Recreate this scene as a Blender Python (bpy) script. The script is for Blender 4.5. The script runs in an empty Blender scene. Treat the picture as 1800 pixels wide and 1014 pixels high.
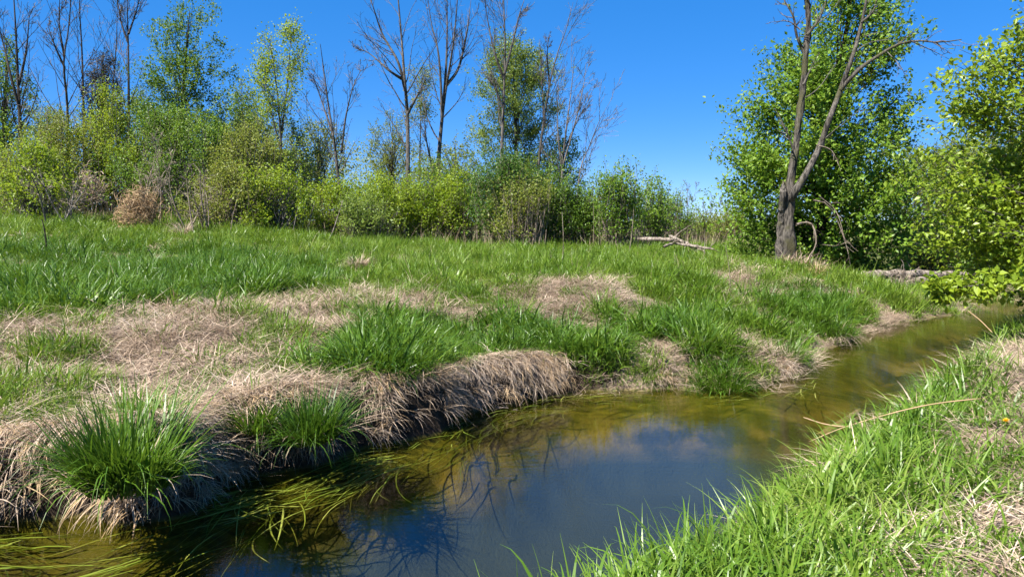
import bpy, math, random
import numpy as np
from mathutils import Vector

R_ = math.radians
scene = bpy.context.scene
col = scene.collection

# ------------------------------------------------------------------ camera, sky, sun, exposure
H, PITCH, FPX = 2.0, R_(5.2), 1285.0
cam_d = bpy.data.cameras.new('camera')
cam = bpy.data.objects.new('camera', cam_d)
col.objects.link(cam)
cam_d.sensor_width = 36.0
cam_d.sensor_fit = 'HORIZONTAL'
cam_d.lens = 36.0 * FPX / 1800.0
cam_d.clip_start = 0.05
cam_d.clip_end = 6000.0
cam.location = (0, 0, H)
cam.rotation_euler = (R_(90) - PITCH, 0, 0)
scene.camera = cam

TO_SUN = Vector((-0.74, -0.62, 0)).normalized()
SUN_EL = R_(54)
world = bpy.data.worlds.new('World')
scene.world = world
world.use_nodes = True
wn = world.node_tree.nodes
wl = world.node_tree.links
wn.clear()
sky = wn.new('ShaderNodeTexSky')
sky.sky_type = 'NISHITA'
sky.sun_disc = False
sky.sun_elevation = SUN_EL
sky.sun_rotation = math.atan2(TO_SUN.x, TO_SUN.y)
sky.altitude = 200
sky.air_density = 0.4
sky.dust_density = 0.0
sky.ozone_density = 6.0
hsv = wn.new('ShaderNodeHueSaturation')
hsv.inputs['Saturation'].default_value = 2.02
hsv.inputs['Hue'].default_value = 0.513
hsv.inputs['Value'].default_value = 1.35
gam = wn.new('ShaderNodeGamma')
gam.inputs['Gamma'].default_value = 0.42
bg = wn.new('ShaderNodeBackground')
bg.inputs['Strength'].default_value = 0.15
wo = wn.new('ShaderNodeOutputWorld')
wl.new(sky.outputs['Color'], gam.inputs['Color'])
wl.new(gam.outputs['Color'], hsv.inputs['Color'])
wl.new(hsv.outputs['Color'], bg.inputs['Color'])
wl.new(bg.outputs['Background'], wo.inputs['Surface'])

sun_d = bpy.data.lights.new('sun', 'SUN')
sun_d.energy = 5.0
sun_d.angle = R_(0.5)
sun_d.color = (1.0, 0.95, 0.87)
sun = bpy.data.objects.new('sun', sun_d)
col.objects.link(sun)
sdir = Vector((TO_SUN.x * math.cos(SUN_EL), TO_SUN.y * math.cos(SUN_EL), math.sin(SUN_EL)))
sun.rotation_euler = sdir.to_track_quat('Z', 'Y').to_euler()
sun.location = (-20, -10, 30)

scene.view_settings.view_transform = 'Standard'
scene.view_settings.look = 'None'
scene.view_settings.exposure = 1.5
scene.view_settings.gamma = 1.0
scene.render.engine = 'CYCLES'
scene.cycles.max_bounces = 6
scene.cycles.diffuse_bounces = 4
scene.cycles.glossy_bounces = 3
scene.cycles.transmission_bounces = 4
scene.cycles.transparent_max_bounces = 8
scene.cycles.caustics_reflective = False
scene.cycles.caustics_refractive = False
scene.cycles.use_denoising = True
scene.cycles.use_adaptive_sampling = True
scene.cycles.adaptive_threshold = 0.02

# ------------------------------------------------------------------ pixels and world
CP, SP = math.cos(PITCH), math.sin(PITCH)

def ray(px, py):
    a, b = (px - 900) / FPX, (507 - py) / FPX
    return np.array([a, CP + b * SP, -SP + b * CP])

def at(px, py, Y):
    d = ray(px, py)
    return np.array([0, 0, H]) + d * (Y / d[1])

def on_level(px, py, z=0.0):
    d = ray(px, py)
    return np.array([0, 0, H]) + d * ((z - H) / d[2])

def project(p):
    q = p - np.array([0, 0, H])
    f = np.maximum(q[..., 1] * CP - q[..., 2] * SP, 1e-3)
    u = q[..., 1] * SP + q[..., 2] * CP
    return 900 + FPX * q[..., 0] / f, 507 - FPX * u / f

# ------------------------------------------------------------------ noise
_tab = np.random.RandomState(5).rand(256, 256)

def vnoise(x, y):
    xi, yi = np.floor(x).astype(int), np.floor(y).astype(int)
    fx, fy = x - xi, y - yi
    fx, fy = fx * fx * (3 - 2 * fx), fy * fy * (3 - 2 * fy)
    g = lambda i, j: _tab[i & 255, j & 255]
    a = g(xi, yi) * (1 - fx) + g(xi + 1, yi) * fx
    b = g(xi, yi + 1) * (1 - fx) + g(xi + 1, yi + 1) * fx
    return a * (1 - fy) + b * fy

def fbm(x, y, o=3):
    s, a, t = 0, 1.0, 0
    for k in range(o):
        s = s + a * vnoise(x * 2 ** k + 17.3 * k, y * 2 ** k + 9.1 * k)
        t += a
        a *= 0.5
    return s / t

def sst(a, b, x):
    t = np.clip((x - a) / (b - a), 0, 1)
    return t * t * (3 - 2 * t)

# ------------------------------------------------------------------ stream edges and terrain
def catmull(pts, n):
    P = np.array(pts, float)
    P = np.vstack([2 * P[0] - P[1], P, 2 * P[-1] - P[-2]])
    out = []
    for i in range(1, len(P) - 2):
        t = np.linspace(0, 1, n, endpoint=False)[:, None]
        p0, p1, p2, p3 = P[i - 1], P[i], P[i + 1], P[i + 2]
        out.append(0.5 * (2 * p1 + (p2 - p0) * t + (2 * p0 - 5 * p1 + 4 * p2 - p3) * t ** 2 + (3 * p1 - p0 - 3 * p2 + p3) * t ** 3))
    out.append(P[-2][None])
    return np.vstack(out)

def lev(*pp, z=0.0):
    return [tuple(on_level(x, y, z)[:2]) for x, y in pp]

FAR = catmull([(-60, -42), (-22, -10), (-10, 0.2), (-5.6, 3.3)]
              + lev((40, 922), (210, 925), (345, 905), (400, 845), (560, 822), (640, 790), (755, 768), (835, 728), (985, 697), (1150, 692), (1345, 688), (1440, 640), (1505, 600), (1590, 572), (1690, 556))
              + [(10.9, 16.6), (10.75, 18.2), (10.2, 20.0), (10.6, 23), (13, 27), (22, 36), (60, 70)], 14)
NEAR = catmull([(-62, -48), (-21, -14), (-8, -4.5), (-4, -0.5), (-1.9, 1.6), (-0.7, 2.7)]
               + lev((960, 1015), (1130, 945), (1290, 880), (1400, 790), (1500, 735), (1590, 690), (1650, 640), (1695, 602), (1735, 568), z=.33)
               + [(12.2, 16.2), (12.5, 18.0), (12.1, 20.0), (12.6, 23), (15, 26.5), (24, 35), (62, 68)], 14)
POLY = np.vstack([FAR, NEAR[::-1]])

def seg_dist(x, y, L):
    a, b = L[:-1], L[1:]
    d = b - a
    out = np.empty(x.size)
    for i in range(0, x.size, 20000):
        X, Y = x[i:i + 20000, None], y[i:i + 20000, None]
        t = np.clip(((X - a[:, 0]) * d[:, 0] + (Y - a[:, 1]) * d[:, 1]) / (d[:, 0] ** 2 + d[:, 1] ** 2), 0, 1)
        out[i:i + 20000] = np.sqrt(((X - a[:, 0] - t * d[:, 0]) ** 2 + (Y - a[:, 1] - t * d[:, 1]) ** 2).min(1))
    return out

def in_poly(x, y, P):
    P = np.asarray(P, float)
    ins = np.zeros(x.shape, bool)
    for (x1, y1), (x2, y2) in zip(P, np.roll(P, -1, 0)):
        if y1 == y2:
            continue
        c = (y1 > y) != (y2 > y)
        ins ^= c & (x < (x2 - x1) * (y - y1) / (y2 - y1) + x1)
    return ins

MOUNDS = []
for (px, py, z, r, h) in ((200, 880, .2, .50, .12), (300, 850, .3, .40, .10), (500, 790, .2, .45, .12), (640, 715, .3, .35, .10), (760, 700, .3, .40, .12),
                          (900, 670, .3, .55, .12), (1280, 640, .2, .6, .10), (1390, 625, .2, .4, .12), (1450, 560, .4, .6, .12), (1320, 570, .45, .6, .12),
                          (1770, 650, .6, .9, .22), (1290, 510, .8, .9, .12), (1780, 730, .6, .6, .15), (1000, 520, .75, 1.2, .08), (620, 600, .6, .5, .1)):
    p = on_level(px, py, z)
    MOUNDS.append((p[0], p[1], r, h))

def streamstate(x, y):
    wx = x + 0.22 * (fbm(x * 1.5 + 3, y * 1.5) - .5) + 0.10 * (vnoise(x * 5.1, y * 5.1) - .5)
    wy = y + 0.22 * (fbm(x * 1.5 + 40, y * 1.5 + 8) - .5) + 0.10 * (vnoise(x * 5.1 + 50, y * 5.1) - .5)
    return seg_dist(wx, wy, FAR), seg_dist(wx, wy, NEAR), in_poly(wx, wy, POLY)

def terrain(x, y, full=False):
    sh = np.shape(x)
    x, y = np.ravel(np.asarray(x, float)), np.ravel(np.asarray(y, float))
    dF, dN, ins = streamstate(x, y)
    rgt = sst(-0.5, 3.0, x)
    hb = .42 - .17 * rgt + .12 * sst(-.6, -2.2, x)
    wf = .16 + .75 * rgt
    zf = -.05 + (hb + .05) * sst(0, 1, dF / wf)
    zf = zf + (.93 - hb) * sst(.15, 4.6, dF) + .14 * sst(5, 26, dF) + 1.0 * sst(4, -16, x) * sst(6, 26, dF)
    zn = -.05 + .40 * sst(0, .55, dN) + .2 * sst(.4, 3, dN) + .45 * sst(2.5, 12, dN)
    zb = -.06 - (.75 - .47 * sst(2.2, 4.2, x)) * sst(0, 1.2, np.minimum(dF, dN)) + .05 * (fbm(x * 1.3, y * 1.3) - .5)
    far = dF < dN
    z = np.where(ins, zb, np.where(far, zf, zn))
    land = ~ins
    s = np.where(far, dF, dN)
    amp = sst(0.05, .6, s) * land
    lump = 0
    for mx, my, r, h in MOUNDS:
        lump = lump + h * np.exp(-((x - mx) ** 2 + (y - my) ** 2) / (r * r))
    near = np.exp(-np.hypot(x, y) / 40)
    z = z + amp * near * (.16 * (fbm(x * .9, y * .9) - .5) + .07 * (fbm(x * 3.2, y * 3.2) - .5)) + lump * land * sst(0, .25, s)
    if full:
        return z.reshape(sh), np.where(ins, -1, s).reshape(sh), far.reshape(sh)
    return z.reshape(sh)

def gz(x, y):
    return float(terrain(np.array([x]), np.array([y]))[0])

def ground_hit(px, py):
    d = ray(px, py)
    t = np.linspace(1.5, 60, 1200)
    P = np.array([0, 0, H]) + d * t[:, None]
    k = np.argmax(P[:, 2] < terrain(P[:, 0], P[:, 1]))
    return P[k]

# ------------------------------------------------------------------ mesh helpers
def make_mesh(name, verts, quads, smooth=False):
    me = bpy.data.meshes.new(name)
    v = np.ascontiguousarray(verts, dtype=np.float32).reshape(-1, 3)
    q = np.ascontiguousarray(quads, dtype=np.int32).reshape(-1, 4)
    me.vertices.add(len(v))
    me.vertices.foreach_set('co', v.ravel())
    me.loops.add(q.size)
    me.loops.foreach_set('vertex_index', q.ravel())
    me.polygons.add(len(q))
    me.polygons.foreach_set('loop_start', np.arange(0, q.size, 4, dtype=np.int32))
    me.update(calc_edges=True)
    me.polygons.foreach_set('use_smooth', np.full(len(q), smooth))
    me.validate()
    return me

class MB:
    def __init__(self):
        self.v, self.q, self.n = [], [], 0
    def add(self, vq):
        v, q = vq
        v = np.asarray(v).reshape(-1, 3)
        self.v.append(v)
        self.q.append(np.asarray(q).reshape(-1, 4) + self.n)
        self.n += len(v)
        return self
    def build(self, name, mat, parent=None, smooth=False, label=None):
        me = make_mesh(name, np.vstack(self.v), np.vstack(self.q), smooth)
        o = bpy.data.objects.new(name, me)
        me.materials.append(mat)
        col.objects.link(o)
        if parent:
            o.parent = parent
            o.matrix_parent_inverse = parent.matrix_basis.inverted()
        if label:
            o['label'] = label
        return o

def tubes(P, R, k=5):
    P, R = np.asarray(P, float), np.asarray(R, float)
    if P.ndim == 2:
        P, R = P[None], R[None]
    B, m, _ = P.shape
    T = np.gradient(P, axis=1)
    T /= np.linalg.norm(T, axis=2, keepdims=True) + 1e-9
    ref = np.array([0.83, 0.41, 0.11])
    u = np.cross(T, ref)
    u /= np.linalg.norm(u, axis=2, keepdims=True) + 1e-9
    w = np.cross(T, u)
    a = np.arange(k) * 2 * math.pi / k
    V = P[:, :, None] + R[:, :, None, None] * (u[:, :, None] * np.cos(a)[:, None] + w[:, :, None] * np.sin(a)[:, None])
    b, i, j = np.meshgrid(np.arange(B), np.arange(m - 1), np.arange(k), indexing='ij')
    ix = lambda i, j: (b * m + i) * k + j % k
    Q = np.stack([ix(i, j), ix(i, j + 1), ix(i + 1, j + 1), ix(i + 1, j)], -1)
    return V, Q

def nrm(v):
    return v / (np.linalg.norm(v, axis=-1, keepdims=True) + 1e-9)

def leaf_quads(rng, C, A, S, wid=.32, nup=.7):
    N = len(C)
    a = nrm(A)
    n = nrm(rng.normal(0, 1, (N, 3)) + np.array([-.25, -.2, nup]))
    b = nrm(np.cross(n, a))
    n = np.cross(a, b)
    S = S[:, None]
    V = np.stack([C, C + a * S * .45 + b * S * wid + n * S * .07, C + a * S - n * S * .10, C + a * S * .45 - b * S * wid + n * S * .07], 1)
    return V, np.arange(N * 4).reshape(N, 4)

def blades(rng, base, az, lean, length, width, droop, nseg=4, twist=.6):
    N = len(base)
    t = np.linspace(0, 1, nseg + 1)
    th = lean[:, None] + droop[:, None] * t ** 1.6
    ds = (length / nseg)[:, None]
    hx = np.cumsum(np.sin(th) * ds, 1) - np.sin(th[:, :1]) * ds
    hz = np.cumsum(np.cos(th) * ds, 1) - np.cos(th[:, :1]) * ds
    D = np.stack([np.cos(az), np.sin(az), 0 * az], -1)
    P = base[:, None] + D[:, None] * hx[..., None]
    P[..., 2] += hz
    ang = az + math.pi / 2 + rng.uniform(-twist, twist, N)
    S = np.stack([np.cos(ang), np.sin(ang), 0 * ang], -1)
    prof = np.array([.75, 1, .95, .7, .42, .2, .06])
    w = np.interp(t, np.linspace(0, 1, 7), prof)
    off = S[:, None] * (width[:, None] * w * .5)[..., None]
    V = np.stack([P - off, P + off], 2)
    b, i = np.meshgrid(np.arange(N), np.arange(nseg), indexing='ij')
    k = (b * (nseg + 1) + i) * 2
    return V, np.stack([k, k + 1, k + 3, k + 2], -1)

# ------------------------------------------------------------------ materials
def new_mat(name):
    m = bpy.data.materials.new(name)
    m.use_nodes = True
    m.node_tree.nodes.clear()
    return m, m.node_tree.nodes, m.node_tree.links

def ramp(nodes, stops):
    r = nodes.new('ShaderNodeValToRGB')
    e = r.color_ramp.elements
    while len(e) < len(stops):
        e.new(.5)
    for k, (p, c) in enumerate(stops):
        e[k].position = p
        e[k].color = (*c, 1)
    return r

def foliage(name, cols, trans=.38, rough=.45, spec=.35, island=True):
    m, n, l = new_mat(name)
    g = n.new('ShaderNodeNewGeometry')
    oi = n.new('ShaderNodeObjectInfo')
    mx = n.new('ShaderNodeMath')
    mx.operation = 'MULTIPLY_ADD'
    mx.inputs[1].default_value = .7
    l.new(g.outputs['Random Per Island'], mx.inputs[0])
    m2 = n.new('ShaderNodeMath')
    m2.operation = 'MULTIPLY'
    m2.inputs[1].default_value = .3
    l.new(oi.outputs['Random'], m2.inputs[0])
    l.new(m2.outputs[0], mx.inputs[2])
    r = ramp(n, [(k / (len(cols) - 1), c) for k, c in enumerate(cols)])
    pn = n.new('ShaderNodeTexNoise')
    pn.inputs['Scale'].default_value = .8
    pn.inputs['Detail'].default_value = 4
    l.new(g.outputs['Position'], pn.inputs['Vector'])
    pm = n.new('ShaderNodeMath')
    pm.operation = 'MULTIPLY_ADD'
    pm.inputs[1].default_value = 1.3
    pm.inputs[2].default_value = -.65
    l.new(pn.outputs['Fac'], pm.inputs[0])
    ps = n.new('ShaderNodeMath')
    l.new(pm.outputs[0], ps.inputs[0])
    l.new(mx.outputs[0], ps.inputs[1])
    l.new(ps.outputs[0], r.inputs['Fac'])
    p = n.new('ShaderNodeBsdfPrincipled')
    p.inputs['Roughness'].default_value = rough
    p.inputs['Specular IOR Level'].default_value = spec
    l.new(r.outputs['Color'], p.inputs['Base Color'])
    t = n.new('ShaderNodeBsdfTranslucent')
    hs = n.new('ShaderNodeHueSaturation')
    hs.inputs['Value'].default_value = 1.25
    hs.inputs['Hue'].default_value = .485
    l.new(r.outputs['Color'], hs.inputs['Color'])
    l.new(hs.outputs['Color'], t.inputs['Color'])
    x = n.new('ShaderNodeMixShader')
    x.inputs['Fac'].default_value = trans
    l.new(p.outputs['BSDF'], x.inputs[1])
    l.new(t.outputs['BSDF'], x.inputs[2])
    o = n.new('ShaderNodeOutputMaterial')
    l.new(x.outputs[0], o.inputs['Surface'])
    return m

def bark(name, c1, c2, scale=14, moss=None):
    m, n, l = new_mat(name)
    tc = n.new('ShaderNodeTexCoord')
    mp = n.new('ShaderNodeMapping')
    mp.inputs['Scale'].default_value = (scale, scale, scale * .18)
    l.new(tc.outputs['Object'], mp.inputs['Vector'])
    no = n.new('ShaderNodeTexNoise')
    no.inputs['Scale'].default_value = 1
    no.inputs['Detail'].default_value = 6
    no.inputs['Roughness'].default_value = .7
    l.new(mp.outputs['Vector'], no.inputs['Vector'])
    r = ramp(n, [(.40, c1), (.60, c2)])
    l.new(no.outputs['Fac'], r.inputs['Fac'])
    p = n.new('ShaderNodeBsdfPrincipled')
    p.inputs['Roughness'].default_value = .9
    p.inputs['Specular IOR Level'].default_value = .15
    colr = r.outputs['Color']
    if moss:
        n2 = n.new('ShaderNodeTexNoise')
        n2.inputs['Scale'].default_value = 2.2
        n2.inputs['Detail'].default_value = 5
        l.new(tc.outputs['Object'], n2.inputs['Vector'])
        r2 = ramp(n, [(.52, (0, 0, 0)), (.62, (1, 1, 1))])
        l.new(n2.outputs['Fac'], r2.inputs['Fac'])
        mi = n.new('ShaderNodeMix')
        mi.data_type = 'RGBA'
        l.new(r2.outputs['Color'], mi.inputs['Factor'])
        l.new(colr, mi.inputs[6])
        mi.inputs[7].default_value = (*moss, 1)
        colr = mi.outputs[2]
    l.new(colr, p.inputs['Base Color'])
    b = n.new('ShaderNodeBump')
    b.inputs['Strength'].default_value = 1.0
    b.inputs['Distance'].default_value = .06
    l.new(no.outputs['Fac'], b.inputs['Height'])
    l.new(b.outputs['Normal'], p.inputs['Normal'])
    o = n.new('ShaderNodeOutputMaterial')
    l.new(p.outputs['BSDF'], o.inputs['Surface'])
    return m

M = {}
M['grass'] = foliage('meadow_grass_blades', [(.045, .095, .006), (.085, .165, .010), (.13, .22, .015), (.20, .27, .04)], .36, .42, .35)
M['lush'] = foliage('lush_grass_blades', [(.035, .085, .007), (.07, .15, .010), (.12, .215, .018)], .34, .40, .38)
M['near'] = foliage('bank_grass_blades', [(.050, .115, .009), (.092, .18, .013), (.145, .245, .022), (.235, .315, .058)], .38, .38, .42)
M['straw'] = foliage('dead_straw', [(.22, .155, .10), (.36, .27, .19), (.46, .36, .265), (.55, .45, .35)], .12, .7, .2)
M['straw_dark'] = foliage('damp_straw', [(.12, .085, .055), (.27, .20, .14), (.40, .31, .23)], .10, .7, .2)
M['straw_gold'] = foliage('golden_straw', [(.26, .17, .09), (.42, .29, .16), (.52, .39, .24)], .12, .7, .2)
M['weed'] = foliage('floating_weed', [(.06, .06, .006), (.14, .14, .012), (.15, .21, .02), (.30, .30, .06)], .25, .35, .5)
M['leaf_mid'] = foliage('mid_green_leaves', [(.06, .13, .012), (.11, .20, .018), (.18, .28, .03)], .42)
M['leaf_hero'] = foliage('maple_leaves', [(.07, .15, .012), (.13, .235, .018), (.21, .32, .035)], .42)
M['leaf_yel'] = foliage('yellow_green_leaves', [(.125, .205, .010), (.22, .315, .016), (.32, .40, .03)], .45)
M['leaf_olive'] = foliage('olive_leaves', [(.11, .15, .022), (.185, .225, .03), (.26, .30, .045)], .42)
M['leaf_pale'] = foliage('pale_spring_leaves', [(.10, .165, .025), (.17, .245, .035), (.25, .32, .065)], .42)
M['leaf_dark'] = foliage('deep_green_leaves', [(.04, .10, .012), (.075, .155, .018), (.12, .21, .025)], .38)
M['leaf_near'] = foliage('box_elder_leaves', [(.12, .19, .012), (.22, .31, .02), (.33, .41, .04)], .45, .4, .4)
M['needle'] = foliage('rusty_needles', [(.030, .020, .010), (.055, .040, .018), (.06, .06, .02)], .1, .7)
M['bark'] = bark('grey_brown_bark', (.04, .036, .031), (.135, .122, .108))
M['bark_dark'] = bark('dark_bark', (.022, .018, .014), (.075, .062, .05))
M['bark_pale'] = bark('weathered_pale_wood', (.09, .07, .055), (.32, .27, .22))
M['bark_hero'] = bark('lichened_bark', (.022, .02, .017), (.15, .132, .11), 18, (.08, .075, .04))
M['twig'] = bark('grey_twigs', (.085, .077, .068), (.21, .19, .168))
M['brush'] = bark('dead_brush', (.13, .10, .075), (.33, .27, .21))

def ground_material():
    m, n, l = new_mat('soil_and_thatch')
    ge = n.new('ShaderNodeNewGeometry')
    sx = n.new('ShaderNodeSeparateXYZ')
    l.new(ge.outputs['Position'], sx.inputs[0])
    def noise(s, d=6, rg=.65, vec=None):
        k = n.new('ShaderNodeTexNoise')
        k.inputs['Scale'].default_value = s
        k.inputs['Detail'].default_value = d
        k.inputs['Roughness'].default_value = rg
        l.new(vec or ge.outputs['Position'], k.inputs['Vector'])
        return k.outputs['Fac']
    def mix(f, a, b):
        k = n.new('ShaderNodeMix')
        k.data_type = 'RGBA'
        l.new(f, k.inputs['Factor'])
        for s, i in ((a, 6), (b, 7)):
            if isinstance(s, tuple):
                k.inputs[i].default_value = (*s, 1)
            else:
                l.new(s, k.inputs[i])
        return k.outputs[2]
    def rng(v, a, b):
        k = n.new('ShaderNodeMapRange')
        k.inputs['From Min'].default_value = a
        k.inputs['From Max'].default_value = b
        l.new(v, k.inputs['Value'])
        return k.outputs['Result']
    th = ramp(n, [(.30, (.07, .05, .033)), (.48, (.22, .165, .115)), (.62, (.34, .26, .19)), (.75, (.43, .34, .26))])
    l.new(noise(26, 8, .75), th.inputs['Fac'])
    soil = ramp(n, [(.3, (.018, .013, .009)), (.7, (.075, .053, .036))])
    l.new(noise(18), soil.inputs['Fac'])
    nz = n.new('ShaderNodeSeparateXYZ')
    l.new(ge.outputs['True Normal'], nz.inputs[0])
    steep = rng(nz.outputs['Z'], .80, .60)
    land = mix(steep, th.outputs['Color'], soil.outputs['Color'])
    # far field: green-brown turf
    ln = n.new('ShaderNodeVectorMath')
    ln.operation = 'LENGTH'
    l.new(ge.outputs['Position'], ln.inputs[0])
    turf = ramp(n, [(.35, (.06, .09, .02)), (.65, (.16, .14, .06))])
    l.new(noise(.9), turf.inputs['Fac'])
    land = mix(rng(ln.outputs['Value'], 16, 30), land, turf.outputs['Color'])
    # stream bed: sand, olive algae, silt tone painted for light lost with depth
    bed = ramp(n, [(.34, (.022, .022, .006)), (.47, (.075, .065, .012)), (.57, (.26, .18, .04)), (.70, (.40, .29, .11))])
    l.new(noise(1.1, 7, .62), bed.inputs['Fac'])
    lab = n.new('ShaderNodeMapping')
    lab.inputs['Rotation'].default_value = (0, 0, R_(-52))
    lab.inputs['Scale'].default_value = (3.0, 18, 3)
    l.new(ge.outputs['Position'], lab.inputs['Vector'])
    alg = ramp(n, [(.35, (.06, .062, .008)), (.6, (.19, .165, .018)), (.75, (.33, .25, .03))])
    l.new(noise(1.0, 5, .6, lab.outputs['Vector']), alg.inputs['Fac'])
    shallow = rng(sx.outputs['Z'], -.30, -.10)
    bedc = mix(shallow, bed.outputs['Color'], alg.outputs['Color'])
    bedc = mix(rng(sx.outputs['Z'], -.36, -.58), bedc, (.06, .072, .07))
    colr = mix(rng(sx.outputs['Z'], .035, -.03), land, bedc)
    p = n.new('ShaderNodeBsdfPrincipled')
    p.inputs['Roughness'].default_value = .92
    p.inputs['Specular IOR Level'].default_value = .12
    l.new(colr, p.inputs['Base Color'])
    b = n.new('ShaderNodeBump')
    b.inputs['Strength'].default_value = .9
    b.inputs['Distance'].default_value = .04
    l.new(noise(30, 8, .75), b.inputs['Height'])
    l.new(b.outputs['Normal'], p.inputs['Normal'])
    o = n.new('ShaderNodeOutputMaterial')
    l.new(p.outputs['BSDF'], o.inputs['Surface'])
    return m

def water_material():
    m, n, l = new_mat('stream_water')
    tc = n.new('ShaderNodeNewGeometry')
    mp = n.new('ShaderNodeMapping')
    mp.inputs['Rotation'].default_value = (0, 0, R_(-50))
    mp.inputs['Scale'].default_value = (2.2, 9, 1)
    l.new(tc.outputs['Position'], mp.inputs['Vector'])
    a = n.new('ShaderNodeTexNoise')
    a.inputs['Scale'].default_value = 2.4
    a.inputs['Detail'].default_value = 4
    a.inputs['Distortion'].default_value = .6
    l.new(mp.outputs['Vector'], a.inputs['Vector'])
    c = n.new('ShaderNodeTexNoise')
    c.inputs['Scale'].default_value = 1.2
    c.inputs['Detail'].default_value = 2
    l.new(tc.outputs['Position'], c.inputs['Vector'])
    ad = n.new('ShaderNodeMath')
    ad.operation = 'MULTIPLY_ADD'
    ad.inputs[1].default_value = .22
    l.new(c.outputs['Fac'], ad.inputs[0])
    l.new(a.outputs['Fac'], ad.inputs[2])
    b = n.new('ShaderNodeBump')
    b.inputs['Strength'].default_value = .10
    b.inputs['Distance'].default_value = .012
    l.new(ad.outputs[0], b.inputs['Height'])
    dt = n.new('ShaderNodeVectorMath')
    dt.operation = 'DOT_PRODUCT'
    l.new(tc.outputs['Incoming'], dt.inputs[0])
    l.new(b.outputs['Normal'], dt.inputs[1])
    def math_(op, a, v):
        k = n.new('ShaderNodeMath')
        k.operation = op
        for i_, q in enumerate((a, v)):
            if q is None:
                continue
            if isinstance(q, (int, float)):
                k.inputs[i_].default_value = q
            else:
                l.new(q, k.inputs[i_])
        return k.outputs[0]
    # Schlick reflectance, the same from both sides of the surface
    inv = math_('SUBTRACT', 1.0, math_('ABSOLUTE', dt.outputs['Value'], None))
    refl = math_('ADD', math_('MULTIPLY', math_('POWER', inv, 4.2), .94), .05)
    g = n.new('ShaderNodeBsdfGlossy')
    g.inputs['Roughness'].default_value = .05
    l.new(b.outputs['Normal'], g.inputs['Normal'])
    t = n.new('ShaderNodeBsdfTransparent')
    t.inputs['Color'].default_value = (.66, .66, .50, 1)
    x = n.new('ShaderNodeMixShader')
    l.new(refl, x.inputs['Fac'])
    l.new(t.outputs['BSDF'], x.inputs[1])
    l.new(g.outputs['BSDF'], x.inputs[2])
    o = n.new('ShaderNodeOutputMaterial')
    l.new(x.outputs[0], o.inputs['Surface'])
    return m

def tag(o, label, cat, group=None, kind=None):
    o['label'] = label
    o['category'] = cat
    if group:
        o['group'] = group
    if kind:
        o['kind'] = kind
    return o

def empty(name, loc, label, cat, group=None):
    e = bpy.data.objects.new(name, None)
    e.location = Vector([float(c) for c in loc])
    e.empty_display_size = .2
    col.objects.link(e)
    return tag(e, label, cat, group)

# ------------------------------------------------------------------ ground and water
def axis(a, b, step, lo, hi, grow=1.12):
    m = list(np.arange(a, b + 1e-6, step))
    s, v = step, m[-1]
    while v < hi:
        s *= grow
        v += s
        m.append(v)
    s, v, pre = step, m[0], []
    while v > lo:
        s *= grow
        v -= s
        pre.append(v)
    return np.array(pre[::-1] + m)

gx, gy = axis(-6.5, 12.5, .065, -1500, 1500), axis(1.0, 17.5, .065, -600, 2500)
X, Y = np.meshgrid(gx, gy)
Z = terrain(X, Y)
i, j = np.meshgrid(np.arange(len(gy) - 1), np.arange(len(gx) - 1), indexing='ij')
k = i * len(gx) + j
me = make_mesh('ground', np.stack([X, Y, Z], -1), np.stack([k, k + 1, k + 1 + len(gx), k + len(gx)], -1), True)
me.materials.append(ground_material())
ground = bpy.data.objects.new('ground', me)
col.objects.link(ground)
tag(ground, 'meadow and creek bank ground with straw thatch and bare soil', 'ground', kind='structure')

wx, wy = np.linspace(-62, 62, 63), np.linspace(-50, 72, 62)
WX, WY = np.meshgrid(wx, wy)
i, j = np.meshgrid(np.arange(61), np.arange(62), indexing='ij')
k = i * 63 + j
me = make_mesh('water', np.stack([WX, WY, 0 * WX], -1), np.stack([k, k + 1, k + 64, k + 63], -1), True)
me.materials.append(water_material())
water = bpy.data.objects.new('water', me)
col.objects.link(water)
tag(water, 'clear shallow creek water reflecting blue sky and trees', 'water', kind='structure')

# ------------------------------------------------------------------ scattered grass (stuff)
def tuft_mesh(name, mat, seed, n, rad, ln, wd, lean, droop, nseg=4, flat=0.0, fan=None, az0=None):
    rng = np.random.RandomState(seed)
    a = rng.uniform(0, 2 * math.pi, n)
    r = rad * np.sqrt(rng.rand(n))
    base = np.stack([r * np.cos(a), r * np.sin(a), rng.uniform(-.03, flat, n)], -1)
    az = a + rng.normal(0, .9, n) if az0 is None else rng.normal(az0, fan, n)
    V, Q = blades(rng, base, az, rng.uniform(*lean, n), rng.uniform(*ln, n), rng.uniform(*wd, n), rng.uniform(*droop, n), nseg, .9)
    me = make_mesh(name, V, Q, False)
    me.materials.append(mat)
    o = bpy.data.objects.new(name, me)
    return o

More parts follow.
